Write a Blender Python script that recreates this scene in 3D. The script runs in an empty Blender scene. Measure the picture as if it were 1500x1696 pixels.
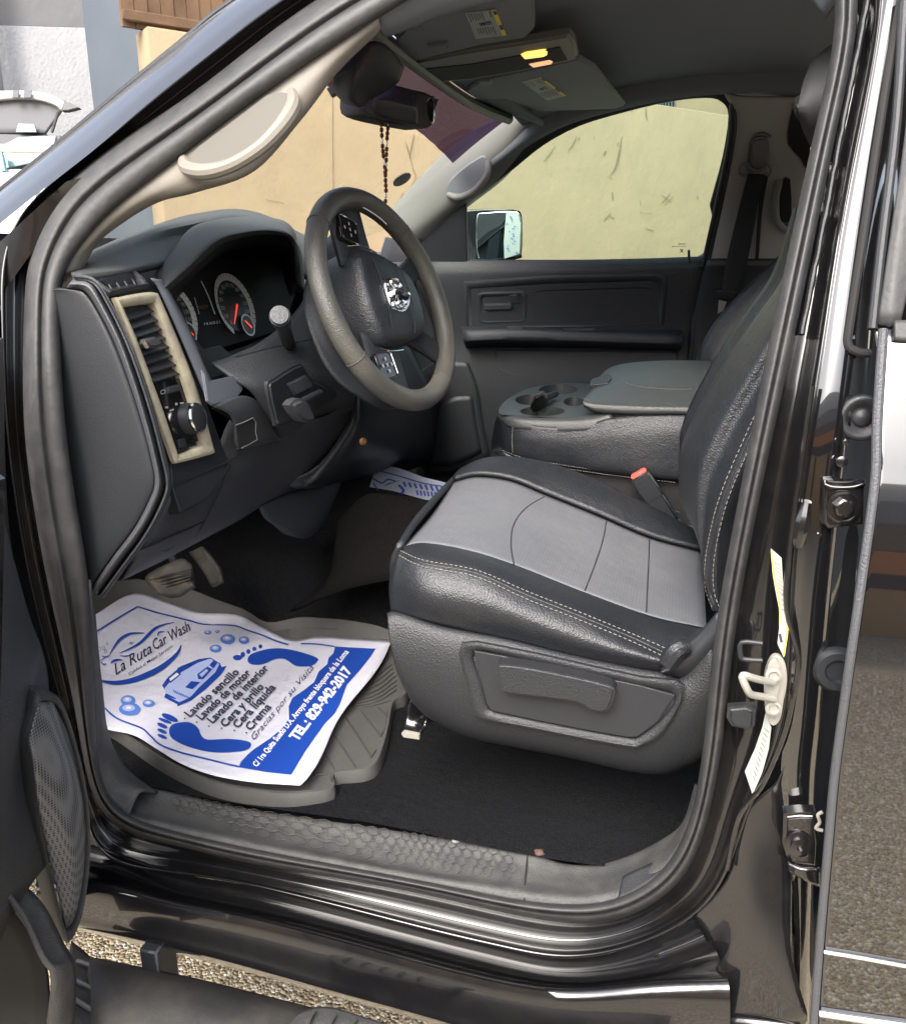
import bpy, bmesh, math, random
from mathutils import Vector, Matrix
random.seed(7)
R_ = math.radians
SC = bpy.context.scene
COL = SC.collection
# ------------------------------------------------------------------ camera
F = 1400.0; CW, CH = 1500.0, 1696.0
YAW, PITCH = R_(15), R_(16.4)
C = Vector((0, -.95, 1.38))
fw = Vector((-math.sin(YAW)*math.cos(PITCH), math.cos(YAW)*math.cos(PITCH), -math.sin(PITCH)))
rt = Vector((math.cos(YAW), math.sin(YAW), 0)); up = rt.cross(fw)
cam = bpy.data.cameras.new("camera"); co = bpy.data.objects.new("camera", cam); COL.objects.link(co)
co.matrix_world = Matrix(((rt.x, up.x, -fw.x, C.x), (rt.y, up.y, -fw.y, C.y), (rt.z, up.z, -fw.z, C.z), (0, 0, 0, 1)))
cam.sensor_fit = 'HORIZONTAL'; cam.sensor_width = 36; cam.lens = 36*F/CW
cam.clip_start = .02; cam.clip_end = 500
SC.camera = co
# ------------------------------------------------------------------ sky, sun, exposure
SUN_EL, SUN_AZ = R_(46), R_(188)          # azimuth: direction towards the sun, clockwise from +Y
w = bpy.data.worlds.new("World"); SC.world = w; w.use_nodes = True
nt = w.node_tree; bg = nt.nodes["Background"]
sky = nt.nodes.new("ShaderNodeTexSky"); sky.sky_type = 'NISHITA'; sky.sun_disc = False
sky.sun_elevation = SUN_EL; sky.sun_rotation = SUN_AZ; sky.air_density = 1.0; sky.dust_density = 6.0; sky.ozone_density = 1
hs = nt.nodes.new("ShaderNodeHueSaturation"); hs.inputs['Saturation'].default_value = .55
nt.links.new(sky.outputs[0], hs.inputs['Color']); nt.links.new(hs.outputs[0], bg.inputs[0]); bg.inputs[1].default_value = .15
sl = bpy.data.lights.new("sun", 'SUN'); sl.energy = 1.0; sl.angle = R_(50); sl.color = (1, .96, .9)
so = bpy.data.objects.new("sun", sl); COL.objects.link(so)
sd = Vector((math.sin(SUN_AZ)*math.cos(SUN_EL), math.cos(SUN_AZ)*math.cos(SUN_EL), math.sin(SUN_EL)))
so.rotation_euler = sd.to_track_quat('Z', 'Y').to_euler(); so.location = sd*20
SC.view_settings.view_transform = 'Standard'; SC.view_settings.look = 'None'
SC.view_settings.exposure = 1.8; SC.view_settings.gamma = 1
try: SC.cycles.max_bounces = 8; SC.cycles.transparent_max_bounces = 12
except Exception: pass

# ------------------------------------------------------------------ unprojection on real planes
def ray(x, y): return fw + rt*((x-750)/F) - up*((y-848)/F)
def Y(px, py, y): d = ray(px, py); return C + d*((y-C.y)/d.y)
def Z(px, py, z): d = ray(px, py); return C + d*((z-C.z)/d.z)
def K(px, py, x): d = ray(px, py); return C + d*((x-C.x)/d.x)
def D(px, py, d): return C + ray(px, py)*d
def PL(px, py, o, n): d = ray(px, py); return C + d*(((o-C).dot(n))/d.dot(n))
def side(z): t = max(0, z-1.22); return .30*t + .12*t*t
def _solve(px, py, f):
    d = ray(px, py); a, b = .02, 30.0; t = a; prev = f(C + d*t)
    while t < b:
        t2 = t + .02; cur = f(C + d*t2)
        if (cur > 0) != (prev > 0):
            lo, hi = t, t2
            for _ in range(24):
                m = (lo+hi)/2
                if (f(C + d*m) > 0) == (prev > 0): lo = m
                else: hi = m
            return C + d*lo
        t, prev = t2, cur
        if t > 6: break
    return C + d*2
def B(px, py, off=0.0): return _solve(px, py, lambda p: p.y - side(p.z) - off)
PW = 1.60
def R(px, py, off=0.0): return _solve(px, py, lambda p: p.y - (PW - side(p.z)) + off)
def sst(a, b, x): t = max(0, min(1, (x-a)/(b-a))); return t*t*(3-2*t)
def floorz(x, y):
    d1 = max(0, -.98-x); d2 = max(0, -1.2-x)
    return .56 + .5*d1*d1/(d1+.12) + .6*d2*d2/(d2+.1) + .16*sst(.62, .80, y) - .02*sst(.95, 1.1, y)
def H(px, py, dz=0.0, wave=0.0):
    return _solve(px, py, lambda p: p.z - floorz(p.x, p.y) - dz - wave*(math.sin(p.x*19+p.y*6)+math.sin(p.y*23-p.x*9))*.5)

# ------------------------------------------------------------------ materials
def mat(name, col, rough=.5, metal=0, coat=0, bump=None, var=None, emit=None, spec=.5, kind=None):
    m = bpy.data.materials.new(name); m.use_nodes = True; n = m.node_tree.nodes; l = m.node_tree.links
    b = n["Principled BSDF"]; b.inputs['Coat IOR'].default_value = 1.55 if coat == 1 else 1.5; b.inputs['Base Color'].default_value = (*col, 1); b.inputs['Roughness'].default_value = rough
    b.inputs['Metallic'].default_value = metal; b.inputs['Coat Weight'].default_value = coat; b.inputs['Coat Roughness'].default_value = .02
    b.inputs['Specular IOR Level'].default_value = spec
    tc = n.new("ShaderNodeTexCoord")
    if var:   # (scale, colour2, amount, rough2)
        no = n.new("ShaderNodeTexNoise"); no.inputs['Scale'].default_value = var[0]; no.inputs['Detail'].default_value = 8; no.inputs['Roughness'].default_value = .65
        l.new(tc.outputs['Object'], no.inputs['Vector'])
        cr = n.new("ShaderNodeValToRGB"); cr.color_ramp.elements[0].position = .42; cr.color_ramp.elements[1].position = .72
        cr.color_ramp.elements[1].color = (var[2],)*3 + (1,); l.new(no.outputs[0], cr.inputs[0])
        mx = n.new("ShaderNodeMix"); mx.data_type = 'RGBA'; mx.inputs[6].default_value = (*col, 1); mx.inputs[7].default_value = (*var[1], 1)
        l.new(cr.outputs[0], mx.inputs[0]); l.new(mx.outputs[2], b.inputs['Base Color'])
        mr = n.new("ShaderNodeMapRange"); mr.inputs[3].default_value = rough; mr.inputs[4].default_value = var[3]
        l.new(no.outputs[0], mr.inputs[0]); l.new(mr.outputs[0], b.inputs['Roughness'])
    if bump:  # list of (type, scale, distance)
        prev = None
        for (ty, sc_, di) in bump:
            if ty == 'noise':
                t = n.new("ShaderNodeTexNoise"); t.inputs['Detail'].default_value = 4; o = t.outputs[0]
            elif ty == 'vor':
                t = n.new("ShaderNodeTexVoronoi"); o = t.outputs['Distance']
            elif ty == 'dots':
                t = n.new("ShaderNodeTexVoronoi"); t.inputs['Randomness'].default_value = 0; o = t.outputs['Distance']
            t.inputs['Scale'].default_value = sc_; l.new(tc.outputs['Object'], t.inputs['Vector'])
            bp = n.new("ShaderNodeBump"); bp.inputs['Distance'].default_value = di; bp.inputs['Strength'].default_value = 1
            l.new(o, bp.inputs['Height'])
            if prev: l.new(prev.outputs[0], bp.inputs['Normal'])
            prev = bp
        l.new(prev.outputs[0], b.inputs['Normal'])
    if emit: b.inputs['Emission Color'].default_value = (*emit[0], 1); b.inputs['Emission Strength'].default_value = emit[1]
    return m
def ramp_mat(name, tex, scale, stops, rough=.8, bumpd=0, rnd=1, color_out='Color', coordscale=None):
    m = bpy.data.materials.new(name); m.use_nodes = True; n = m.node_tree.nodes; l = m.node_tree.links
    b = n["Principled BSDF"]; b.inputs['Roughness'].default_value = rough
    tc = n.new("ShaderNodeTexCoord"); src = tc.outputs['Object']
    if coordscale:
        mp = n.new("ShaderNodeMapping"); mp.inputs['Scale'].default_value = coordscale; l.new(src, mp.inputs[0]); src = mp.outputs[0]
    if tex == 'vor':
        t = n.new("ShaderNodeTexVoronoi"); t.inputs['Randomness'].default_value = rnd
        sp = n.new("ShaderNodeSeparateColor"); l.new(t.outputs['Color'], sp.inputs[0]); fac = sp.outputs[0] if color_out == 'Color' else t.outputs['Distance']; h = t.outputs['Distance']
    else:
        t = n.new("ShaderNodeTexNoise"); t.inputs['Detail'].default_value = 10; t.inputs['Roughness'].default_value = .7; fac = t.outputs[0]; h = fac
    t.inputs['Scale'].default_value = scale; l.new(src, t.inputs['Vector'])
    cr = n.new("ShaderNodeValToRGB"); e = cr.color_ramp.elements
    e[0].position, e[0].color = stops[0][0], (*stops[0][1], 1); e[1].position, e[1].color = stops[-1][0], (*stops[-1][1], 1)
    for p, c in stops[1:-1]: q = e.new(p); q.color = (*c, 1)
    l.new(fac, cr.inputs[0]); l.new(cr.outputs[0], b.inputs['Base Color'])
    if bumpd:
        bp = n.new("ShaderNodeBump"); bp.inputs['Distance'].default_value = bumpd; bp.invert = (tex == 'vor'); l.new(h, bp.inputs['Height']); l.new(bp.outputs[0], b.inputs['Normal'])
    return m
def glass(name, tint, gl=.08, rough=.0):
    m = bpy.data.materials.new(name); m.use_nodes = True; n = m.node_tree.nodes; l = m.node_tree.links
    for x in list(n): n.remove(x)
    o = n.new("ShaderNodeOutputMaterial"); t = n.new("ShaderNodeBsdfTransparent"); t.inputs[0].default_value = (*tint, 1)
    g = n.new("ShaderNodeBsdfGlossy"); g.inputs['Roughness'].default_value = rough
    fr = n.new("ShaderNodeFresnel"); fr.inputs[0].default_value = 1.35; mu = n.new("ShaderNodeMath"); mu.operation = 'MULTIPLY'; mu.inputs[1].default_value = gl/.08*.5
    mx = n.new("ShaderNodeMixShader"); l.new(fr.outputs[0], mu.inputs[0]); l.new(mu.outputs[0], mx.inputs[0]); l.new(t.outputs[0], mx.inputs[1]); l.new(g.outputs[0], mx.inputs[2]); l.new(mx.outputs[0], o.inputs[0])
    return m
GR = [('noise', 900, .0005), ('vor', 420, .0005)]
LE = [('vor', 430, .0005), ('noise', 60, .0009), ('noise', 9, .004)]
M = dict(
 paint=mat('black_car_paint', (.006, .006, .007), .15, 0, 1, bump=[('noise', 3, .0004)], var=(45, (.013, .0125, .012), .5, .3)),
 paintd=mat('black_jamb_paint', (.007, .007, .008), .22, 0, .8, var=(9, (.03, .028, .025), .25, .5), bump=[('noise', 8, .0006)]),
 seal=mat('rubber_seal', (.035, .036, .038), .36, bump=[('noise', 140, .0006)], var=(40, (.075, .072, .066), .5, .7)),
 dasht=mat('dash_top_vinyl', (.046, .05, .051), .55, bump=GR),
 plast=mat('grained_dark_plastic', (.026, .029, .034), .48, bump=GR, var=(14, (.055, .055, .055), .5, .62)),
 plastd=mat('smooth_black_plastic', (.019, .021, .0245), .45, bump=[('noise', 800, .0003), ('vor', 700, .00015)]),
 plastg=mat('worn_grey_plastic', (.05, .051, .053), .5, bump=GR, var=(22, (.12, .115, .1), .55, .7)),
 plastb=mat('blue_grey_trim', (.13, .14, .165), .45, bump=[('noise', 700, .0004)]),
 bev=mat('satin_dash_bevel', (.065, .068, .075), .42, bump=GR),
 gloss=mat('gloss_black_plastic', (.008, .008, .009), .12),
 beige=mat('beige_trim', (.205, .187, .158), .5, bump=[('noise', 800, .0003)], var=(30, (.18, .163, .135), .5, .6)), beiged=mat('beige_recess_shade', (.085, .078, .064), .6),
 greyp=mat('belt_pillar_trim', (.30, .30, .285), .6),
 greyt=mat('pale_grey_trim', (.135, .137, .128), .55, bump=[('noise', 800, .0003)]),
 cloth=mat('headliner_cloth', (.15, .165, .185), .95, bump=[('noise', 1200, .0006)], spec=.1, var=(7, (.165, .18, .20), .6, .95)),
 visor=mat('visor_vinyl', (.15, .165, .18), .8, bump=[('noise', 1000, .0004)]),
 leather=mat('black_leather', (.014, .016, .020), .36, bump=LE, var=(18, (.024, .025, .027), .6, .46)),
 leatherg=mat('console_lid_vinyl', (.050, .0545, .0545), .42, bump=[('vor', 500, .0004), ('noise', 8, .002)]),
 fabric=mat('grey_seat_fabric', (.100, .105, .117), .72, bump=[('dots', 210, .0005), ('noise', 12, .004)], var=(9, (.125, .127, .135), .6, .75)),
 thread=mat('seam_thread', (.22, .2, .17), .8),
 plastc=mat('column_plastic', (.036, .039, .044), .5, bump=GR, var=(16, (.05, .052, .056), .6, .62)), plasts=mat('seat_shield_plastic', (.0185, .020, .023), .46, bump=GR),
 cream=mat('cream_frame_paint', (.43, .39, .27), .55, var=(28, (.26, .22, .18), .9, .7), bump=[('noise', 90, .0012)]),
 chrome=mat('chrome', (.85, .86, .88), .12, 1),
 steel=mat('painted_steel', (.30, .29, .26), .42, .0, .3, var=(60, (.25, .22, .18), .6, .6), bump=[('noise', 200, .0005)]),
 rim=mat('worn_wheel_rim', (.06, .059, .053), .36, bump=[('vor', 520, .0005), ('noise', 300, .0004)], var=(6, (.12, .112, .09), .9, .42)),
 rimd=mat('dark_wheel_leather', (.022, .022, .023), .38, bump=[('vor', 420, .0009)]),
 plastf=mat('far_door_plastic', (.016, .018, .022), .5, bump=GR),
 carpet=mat('black_carpet', (.009, .010, .012), .98, spec=.1, bump=[('noise', 420, .006), ('noise', 60, .004)], var=(160, (.020, .020, .021), .8, .98)),
 carpetb=mat('brown_carpet', (.010, .0095, .0095), .98, spec=.1, bump=[('noise', 420, .006)], var=(150, (.02, .018, .017), .75, .98)),
 mat_=mat('grey_rubber_mat', (.068, .068, .066), .6, bump=[('noise', 300, .0006)], var=(12, (.10, .097, .088), .7, .72)),
 pedal=mat('pedal_rubber', (.02, .02, .02), .6, var=(30, (.10, .085, .06), .8, .8)),
 matd=mat('groove_rubber', (.055, .054, .05), .7),
 paper=mat('white_paper', (.64, .64, .73), .6, bump=[('noise', 26, .0035), ('noise', 8, .008)], var=(9, (.55, .55, .62), .7, .65)),
 blue=mat('blue_ink', (.012, .06, .36), .5), blue2=mat('light_blue_ink', (.10, .22, .62), .5), blue3=mat('pale_blue_ink', (.42, .5, .78), .5),
 ink=mat('dark_ink', (.03, .035, .07), .6), white=mat('white_ink', (.8, .8, .84), .5),
 label=mat('label_paper', (.30, .33, .31), .6), labely=mat('yellow_label', (.72, .55, .08), .6), labelw=mat('white_label', (.36, .35, .31), .5),
 lampon=mat('lit_lamp_lens', (1, .6, .25), .3, emit=((1, .5, .07), .75)), lampdim=mat('dim_lamp_lens', (.9, .5, .3), .3, emit=((1, .42, .2), .3)),
 red=mat('red_button', (.75, .12, .10), .4), needle=mat('red_needle', (.9, .06, .03), .4, emit=((1, .05, .02), .25)),
 gface=mat('gauge_ring', (.62, .62, .58), .4), belt=mat('black_webbing', (.015, .015, .018), .8, bump=[('noise', 700, .001)]),
 bead=mat('brown_bead', (.13, .028, .012), .25), silver=mat('silver_bead', (.6, .6, .6), .25, .8),
 mirror=mat('mirror_glass', (.9, .92, .9), .02, 1), glass=glass('windshield_glass', (.93, .97, .93)), tint=glass('purple_shade_band', (.10, .065, .13), .03), sideg=glass('green_window_glass', (.74, .95, .88), .1),
 wall=mat('ochre_wall_paint', (.235, .18, .112), .9, bump=[('noise', 3, .012), ('noise', 14, .005), ('noise', 60, .002)], var=(1.3, (.19, .145, .092), .9, .95)),
 stain=mat('wall_stain', (.15, .117, .073), .95, var=(25, (.2, .155, .095), .9, .95)), brown=mat('rusty_boards', (.15, .085, .045), .8, var=(5, (.06, .035, .02), .9, .9)),
 bluewall=mat('slate_wall_paint', (.06, .075, .095), .9, var=(1.5, (.085, .10, .12), .7, .9)),
 greyw=mat('grey_wall_render', (.26, .265, .275), .95, bump=[('noise', 3, .03), ('noise', 30, .012)]), greyw2=mat('pale_wall_paint', (.22, .225, .24), .9, bump=[('noise', 3, .02)]),
 carw=mat('white_car_paint', (.38, .38, .39), .3, 0, .5), carg=mat('hood_lining', (.09, .09, .10), .7), cglass=mat('dark_car_glass', (.09, .16, .17), .1),
 teal=mat('teal_plastic', (.2, .45, .48), .5), leaf=mat('green_leaf', (.06, .11, .03), .7),
 tan=mat('tan_house_paint', (.45, .28, .12), .9), orange=mat('orange_house_paint', (.58, .22, .07), .9), dark=mat('dark_opening', (.01, .01, .011), .8), whitew=mat('white_house_paint', (.62, .62, .6), .9),
)
M['paint2'] = mat('clear_coated_paint', (.006, .006, .007), .10, 0, 1, bump=[('noise', 2, .0004)]); M['paint2'].node_tree.nodes['Principled BSDF'].inputs['Coat IOR'].default_value = 2.0
M['board'] = mat('dusty_step_plastic', (.014, .014, .015), .55, bump=[('noise', 60, .001), ('noise', 500, .0004)], var=(7, (.06, .054, .045), .8, .75))
M['scrap'] = mat('dry_leaf_scrap', (.10, .055, .045), .8)
M['hrest'] = mat('headrest_vinyl', (.03, .03, .032), .7)
M['gravel'] = ramp_mat('pebble_wash', 'vor', 150, [(0, (.16, .13, .08)), (.25, (.38, .30, .19)), (.5, (.5, .43, .3)), (.72, (.22, .17, .13)), (.86, (.6, .56, .47)), (1, (.7, .68, .6))], .75, .006)
M['grille'] = ramp_mat('speaker_mesh', 'vor', 250, [(0, (.004, .004, .004)), (.30, (.006, .006, .006)), (.42, (.12, .125, .13)), (1, (.17, .17, .175))], .45, 0, rnd=0, color_out='Distance')

# ------------------------------------------------------------------ mesh helpers
ROOTLOC = {}
def link(o, parent=None):
    COL.objects.link(o)
    if parent is not None:
        o.parent = parent
        if parent.name in ROOTLOC: o.matrix_parent_inverse = Matrix.Translation(-ROOTLOC[parent.name])
    return o
def tag(o, label=None, cat=None, group=None, kind=None):
    if label: o['label'] = label
    if cat: o['category'] = cat
    if group: o['group'] = group
    if kind: o['kind'] = kind
    return o
def empty(name, loc, label, cat, group=None):
    o = bpy.data.objects.new(name, None); o.empty_display_size = .05; o.location = loc; COL.objects.link(o); ROOTLOC[o.name] = Vector(loc)
    return tag(o, label, cat, group)
def finish(name, bm, m, parent=None, smooth=True, angle=35):
    bmesh.ops.remove_doubles(bm, verts=bm.verts, dist=1e-6)
    me = bpy.data.meshes.new(name); bm.to_mesh(me); bm.free()
    for mm in (m if isinstance(m, (list, tuple)) else [m]): me.materials.append(M[mm] if isinstance(mm, str) else mm)
    if smooth:
        me.shade_smooth()
        try: me.set_sharp_from_angle(angle=R_(angle))
        except Exception: pass
    o = bpy.data.objects.new(name, me); return link(o, parent)
def cr(p0, p1, p2, p3, t):
    return .5*((2*p1) + (p2-p0)*t + (2*p0-5*p1+4*p2-p3)*t*t + (3*p1-p0-3*p2+p3)*t**3)
def spline(pts, n=6, closed=False):
    N = len(pts); out = []
    if N < 3 and not closed:
        return [pts[0].lerp(pts[1], i/n) for i in range(n+1)] if N == 2 else pts
    for i in range(N if closed else N-1):
        if closed: a, b, c, d = pts[(i-1) % N], pts[i], pts[(i+1) % N], pts[(i+2) % N]
        else:
            b, c = pts[i], pts[i+1]; a = pts[i-1] if i > 0 else b*2-c; d = pts[i+2] if i+2 < N else c*2-b
        for k in range(n): out.append(cr(a, b, c, d, k/n))
    if not closed: out.append(pts[-1].copy())
    return out
def surf(name, rows, m, parent=None, nu=5, nv=5, thick=.006, cu=False, lin_v=False, face=True, angle=40, sm=0):
    """rows: list of rows of points. nu along a row, nv across rows. cu: rows closed"""
    rr = [spline(r, nu, cu) if nu > 1 else r for r in rows]
    for _ in range(sm):
        for r in rr:
            n = len(r); q = [p.copy() for p in r]
            for i in range(n) if cu else range(1, n-1): r[i] = q[i-1]*.25+q[i]*.5+q[(i+1) % n]*.25
    cols = len(rr[0]); grid = []
    cc = []
    for j in range(cols):
        colp = [r[j] for r in rr]
        if nv > 1 and not lin_v: cc.append(spline(colp, nv))
        elif nv > 1: 
            o = []
            for a, b in zip(colp[:-1], colp[1:]): o += [a.lerp(b, k/nv) for k in range(nv)]
            cc.append(o+[colp[-1]])
        else: cc.append(colp)
    nr = len(cc[0]); bm = bmesh.new()
    vs = [[bm.verts.new(cc[j][i]) for j in range(cols)] for i in range(nr)]
    for i in range(nr-1):
        for j in range(cols if cu else cols-1):
            k = (j+1) % cols
            try: bm.faces.new((vs[i][j], vs[i][k], vs[i+1][k], vs[i+1][j]))
            except ValueError: pass
    bm.normal_update()
    if face:
        s = sum((C-f.calc_center_median()).normalized().dot(f.normal)*f.calc_area() for f in bm.faces)
        if s < 0: bmesh.ops.reverse_faces(bm, faces=bm.faces)
    o = finish(name, bm, m, parent, angle=angle)
    if thick:
        md = o.modifiers.new('thickness', 'SOLIDIFY'); md.thickness = thick; md.offset = -1
    return o
def plate(name, pts, m, parent=None, thick=.01, bev=.002, seg=3, back=None, smooth_outline=0):
    """planar-ish outline (3D points), extruded away from the camera, bevelled rim"""
    if smooth_outline: pts = spline(pts, smooth_outline, True)
    n = Vector((0, 0, 0))
    for i in range(len(pts)): n += (pts[i]-pts[0]).cross(pts[(i+1) % len(pts)]-pts[0])
    n.normalize(); cen = sum(pts, Vector())/len(pts)
    if n.dot(C-cen) < 0: n = -n; pts = pts[::-1]
    if back is None: back = -n*thick
    bm = bmesh.new(); a = [bm.verts.new(p) for p in pts]; b = [bm.verts.new(p+back) for p in pts]
    ft = bm.faces.new(a); bm.faces.new(b[::-1]); N = len(pts)
    for i in range(N): bm.faces.new((a[i], b[i], b[(i+1) % N], a[(i+1) % N]))
    bm.normal_update()
    if bev:
        ed = [e for e in ft.edges]
        try: bmesh.ops.bevel(bm, geom=ed, offset=bev, segments=seg, affect='EDGES', clamp_overlap=True)
        except Exception: pass
    big = [f for f in bm.faces if len(f.verts) > 4]
    bmesh.ops.triangulate(bm, faces=big)
    return finish(name, bm, m, parent, angle=50)
def ringplate(name, outer, inner, m, parent=None, thick=.008, lift=.003, nu=4, nsub=2):
    """frame with an opening: loft outer->crest->inner->down"""
    n = len(outer); cen = sum(inner, Vector())/n
    nn = Vector((0, 0, 0))
    for i in range(n): nn += (outer[i]-cen).cross(outer[(i+1) % n]-cen)
    nn.normalize()
    if nn.dot(C-cen) < 0: nn = -nn
    r = [[p-nn*thick for p in outer], [p for p in outer], [p.lerp(q, .3)+nn*lift for p, q in zip(outer, inner)], [p.lerp(q, .8)+nn*lift*.8 for p, q in zip(outer, inner)], [q for q in inner], [q-nn*thick*2 for q in inner]]
    return surf(name, r, m, parent, nu=nu, nv=nsub, thick=0, cu=True, lin_v=True, angle=45)
def addtube(bm, pts, r, seg=8, closed=False, caps=True, flat=1.0, upv=None):
    N = len(pts); rings = []; rs = r if isinstance(r, (list, tuple)) else [r]*N; pn = None
    for i in range(N):
        a = pts[(i-1) % N] if (closed or i > 0) else pts[i]; b = pts[(i+1) % N] if (closed or i < N-1) else pts[i]
        t = (b-a)
        if t.length < 1e-9: t = Vector((0, 0, 1))
        t.normalize()
        if pn is None:
            pn = upv.copy() if upv is not None else (Vector((0, 0, 1)) if abs(t.z) < .9 else Vector((1, 0, 0)))
        pn = (upv.copy() if upv is not None else pn); pn = pn - t*pn.dot(t)
        if pn.length < 1e-6: pn = t.orthogonal()
        pn.normalize(); bn = t.cross(pn)
        rings.append([bm.verts.new(pts[i] + (pn*math.cos(2*math.pi*k/seg)*flat + bn*math.sin(2*math.pi*k/seg))*rs[i]) for k in range(seg)])
    for i in range(N if closed else N-1):
        A, Bq = rings[i], rings[(i+1) % N]
        for k in range(seg): bm.faces.new((A[k], A[(k+1) % seg], Bq[(k+1) % seg], Bq[k]))
    if caps and not closed:
        bm.faces.new(rings[0][::-1]); bm.faces.new(rings[-1])
def tube(name, pts, r, m, parent=None, seg=10, closed=False, n=6, flat=1.0, upv=None):
    if n > 1:
        if isinstance(r, (list, tuple)):
            rv = spline([Vector((x, 0, 0)) for x in r], n, closed); r = [v.x for v in rv]
        pts = spline(pts, n, closed)
    bm = bmesh.new(); addtube(bm, pts, r, seg, closed, True, flat, upv); bmesh.ops.recalc_face_normals(bm, faces=bm.faces)
    return finish(name, bm, m, parent)
def addbox(bm, c, sx, sy, sz, ax=None):
    X, Yv, Zv = ax if ax else (Vector((1, 0, 0)), Vector((0, 1, 0)), Vector((0, 0, 1)))
    v = [bm.verts.new(c + X*(i*sx/2) + Yv*(j*sy/2) + Zv*(k*sz/2)) for i in (-1, 1) for j in (-1, 1) for k in (-1, 1)]
    for q in ((0, 1, 3, 2), (4, 6, 7, 5), (0, 4, 5, 1), (2, 3, 7, 6), (0, 2, 6, 4), (1, 5, 7, 3)): bm.faces.new([v[i] for i in q])
    return v
def box(name, c, s, m, parent=None, bev=.003, ax=None, seg=3):
    bm = bmesh.new(); addbox(bm, Vector(c), *s, ax)
    bmesh.ops.recalc_face_normals(bm, faces=bm.faces)
    if bev: bmesh.ops.bevel(bm, geom=list(bm.edges), offset=bev, segments=seg, affect='EDGES', clamp_overlap=True)
    return finish(name, bm, m, parent, angle=50)
def addlathe(bm, o, ax, prof, seg=32, capb=True):
    ax = ax.normalized(); u = ax.orthogonal().normalized(); v = ax.cross(u); rings = []
    for r, h in prof: rings.append([bm.verts.new(o + ax*h + (u*math.cos(2*math.pi*k/seg)+v*math.sin(2*math.pi*k/seg))*max(r, 1e-5)) for k in range(seg)])
    for a, b in zip(rings[:-1], rings[1:]):
        for k in range(seg): bm.faces.new((a[k], a[(k+1) % seg], b[(k+1) % seg], b[k]))
    bm.faces.new(rings[0][::-1]); bm.faces.new(rings[-1])
def lathe(name, o, ax, prof, m, parent=None, seg=32):
    bm = bmesh.new(); addlathe(bm, o, ax, prof, seg); bmesh.ops.recalc_face_normals(bm, faces=bm.faces)
    return finish(name, bm, m, parent, angle=40)
from mathutils.bvhtree import BVHTree
def bvh(*objs):
    V, P = [], []
    for o in objs:
        k = len(V); V += [v.co.copy() for v in o.data.vertices]; P += [[k+i for i in p.vertices] for p in o.data.polygons]
    return BVHTree.FromPolygons(V, P)
def hit(b, px, py, lift=.001, dflt=.3):
    d = ray(px, py).normalized(); h = b.ray_cast(C, d)
    return (h[0] if h[0] else Y(px, py, dflt)) - d*lift
def onpix(b, pts, lift=.001, n=8, dflt=.3):
    return [hit(b, v.x, v.y, lift, dflt) for v in spline([Vector((a, c, 0)) for a, c in pts], n)]
def stitches(name, pts, parent, L=.0042, gap=.0028, r=.00055, m='thread', lift=.0008, pre=False):
    P = pts if pre else spline(pts, 12); bm = bmesh.new(); acc = 0; seglist = []; cur = P[0]; on = True; need = L; start = P[0].copy()
    i = 1
    while i < len(P):
        d = (P[i]-cur).length
        if d >= need:
            cur = cur.lerp(P[i], need/d) if d > 0 else P[i]
            if on: seglist.append((start, cur.copy()))
            on = not on; need = L if on else gap; start = cur.copy()
        else:
            need -= d; cur = P[i].copy(); i += 1
    for a, b in seglist:
        q = (C-a).normalized()*lift; addtube(bm, [a+q, b+q], r, 5)
    return finish(name, bm, m, parent)
_fc = {}
def textmesh(s, size=1.0, bold=0.0, shear=0.0, spacing=1.0):
    cu = bpy.data.curves.new('t', 'FONT'); cu.body = s; cu.size = size; cu.offset = bold; cu.shear = shear; cu.space_character = spacing; cu.resolution_u = 2; cu.fill_mode = 'FRONT'
    ob = bpy.data.objects.new('t', cu); COL.objects.link(ob); bpy.context.view_layer.update()
    me = bpy.data.meshes.new_from_object(ob.evaluated_get(bpy.context.evaluated_depsgraph_get()))
    v = [tuple(x.co) for x in me.vertices]; f = [tuple(p.vertices) for p in me.polygons]
    bpy.data.objects.remove(ob); bpy.data.curves.remove(cu); bpy.data.meshes.remove(me)
    return v, f
def addtext(bm, s, fn, bold=.0, shear=0.0, maxe=None, fit=None, matidx=0):
    """fn(u,v)->3D ; text is normalised so that its width is 1 in u and cap height about 1 in v"""
    v, f = textmesh(s, 1, bold, shear)
    if not v: return
    x0 = min(p[0] for p in v); x1 = max(p[0] for p in v)
    W = (x1-x0) or 1
    b2 = bmesh.new(); vs = [b2.verts.new(((p[0]-x0)/W, p[1]/.7, 0)) for p in v]
    for q in f:
        try: b2.faces.new([vs[i] for i in q])
        except ValueError: pass
    if maxe:
        bmesh.ops.triangulate(b2, faces=b2.faces)
        for _ in range(2):
            le = [e for e in b2.edges if abs(e.verts[0].co.x-e.verts[1].co.x) > maxe]
            if le: bmesh.ops.subdivide_edges(b2, edges=le, cuts=1); bmesh.ops.triangulate(b2, faces=[q for q in b2.faces if len(q.verts) > 3])
    mp = {q: bm.verts.new(fn(q.co.x, q.co.y)) for q in b2.verts}
    for q in b2.faces:
        try: nf = bm.faces.new([mp[x] for x in q.verts]); nf.material_index = matidx
        except ValueError: pass
    b2.free()
def lab2(pxo, rv, uv, surfn):
    """affine pixel frame laid on a real surface"""
    return lambda u, v: surfn(pxo[0]+rv[0]*u+uv[0]*v, pxo[1]+rv[1]*u+uv[1]*v)
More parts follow.
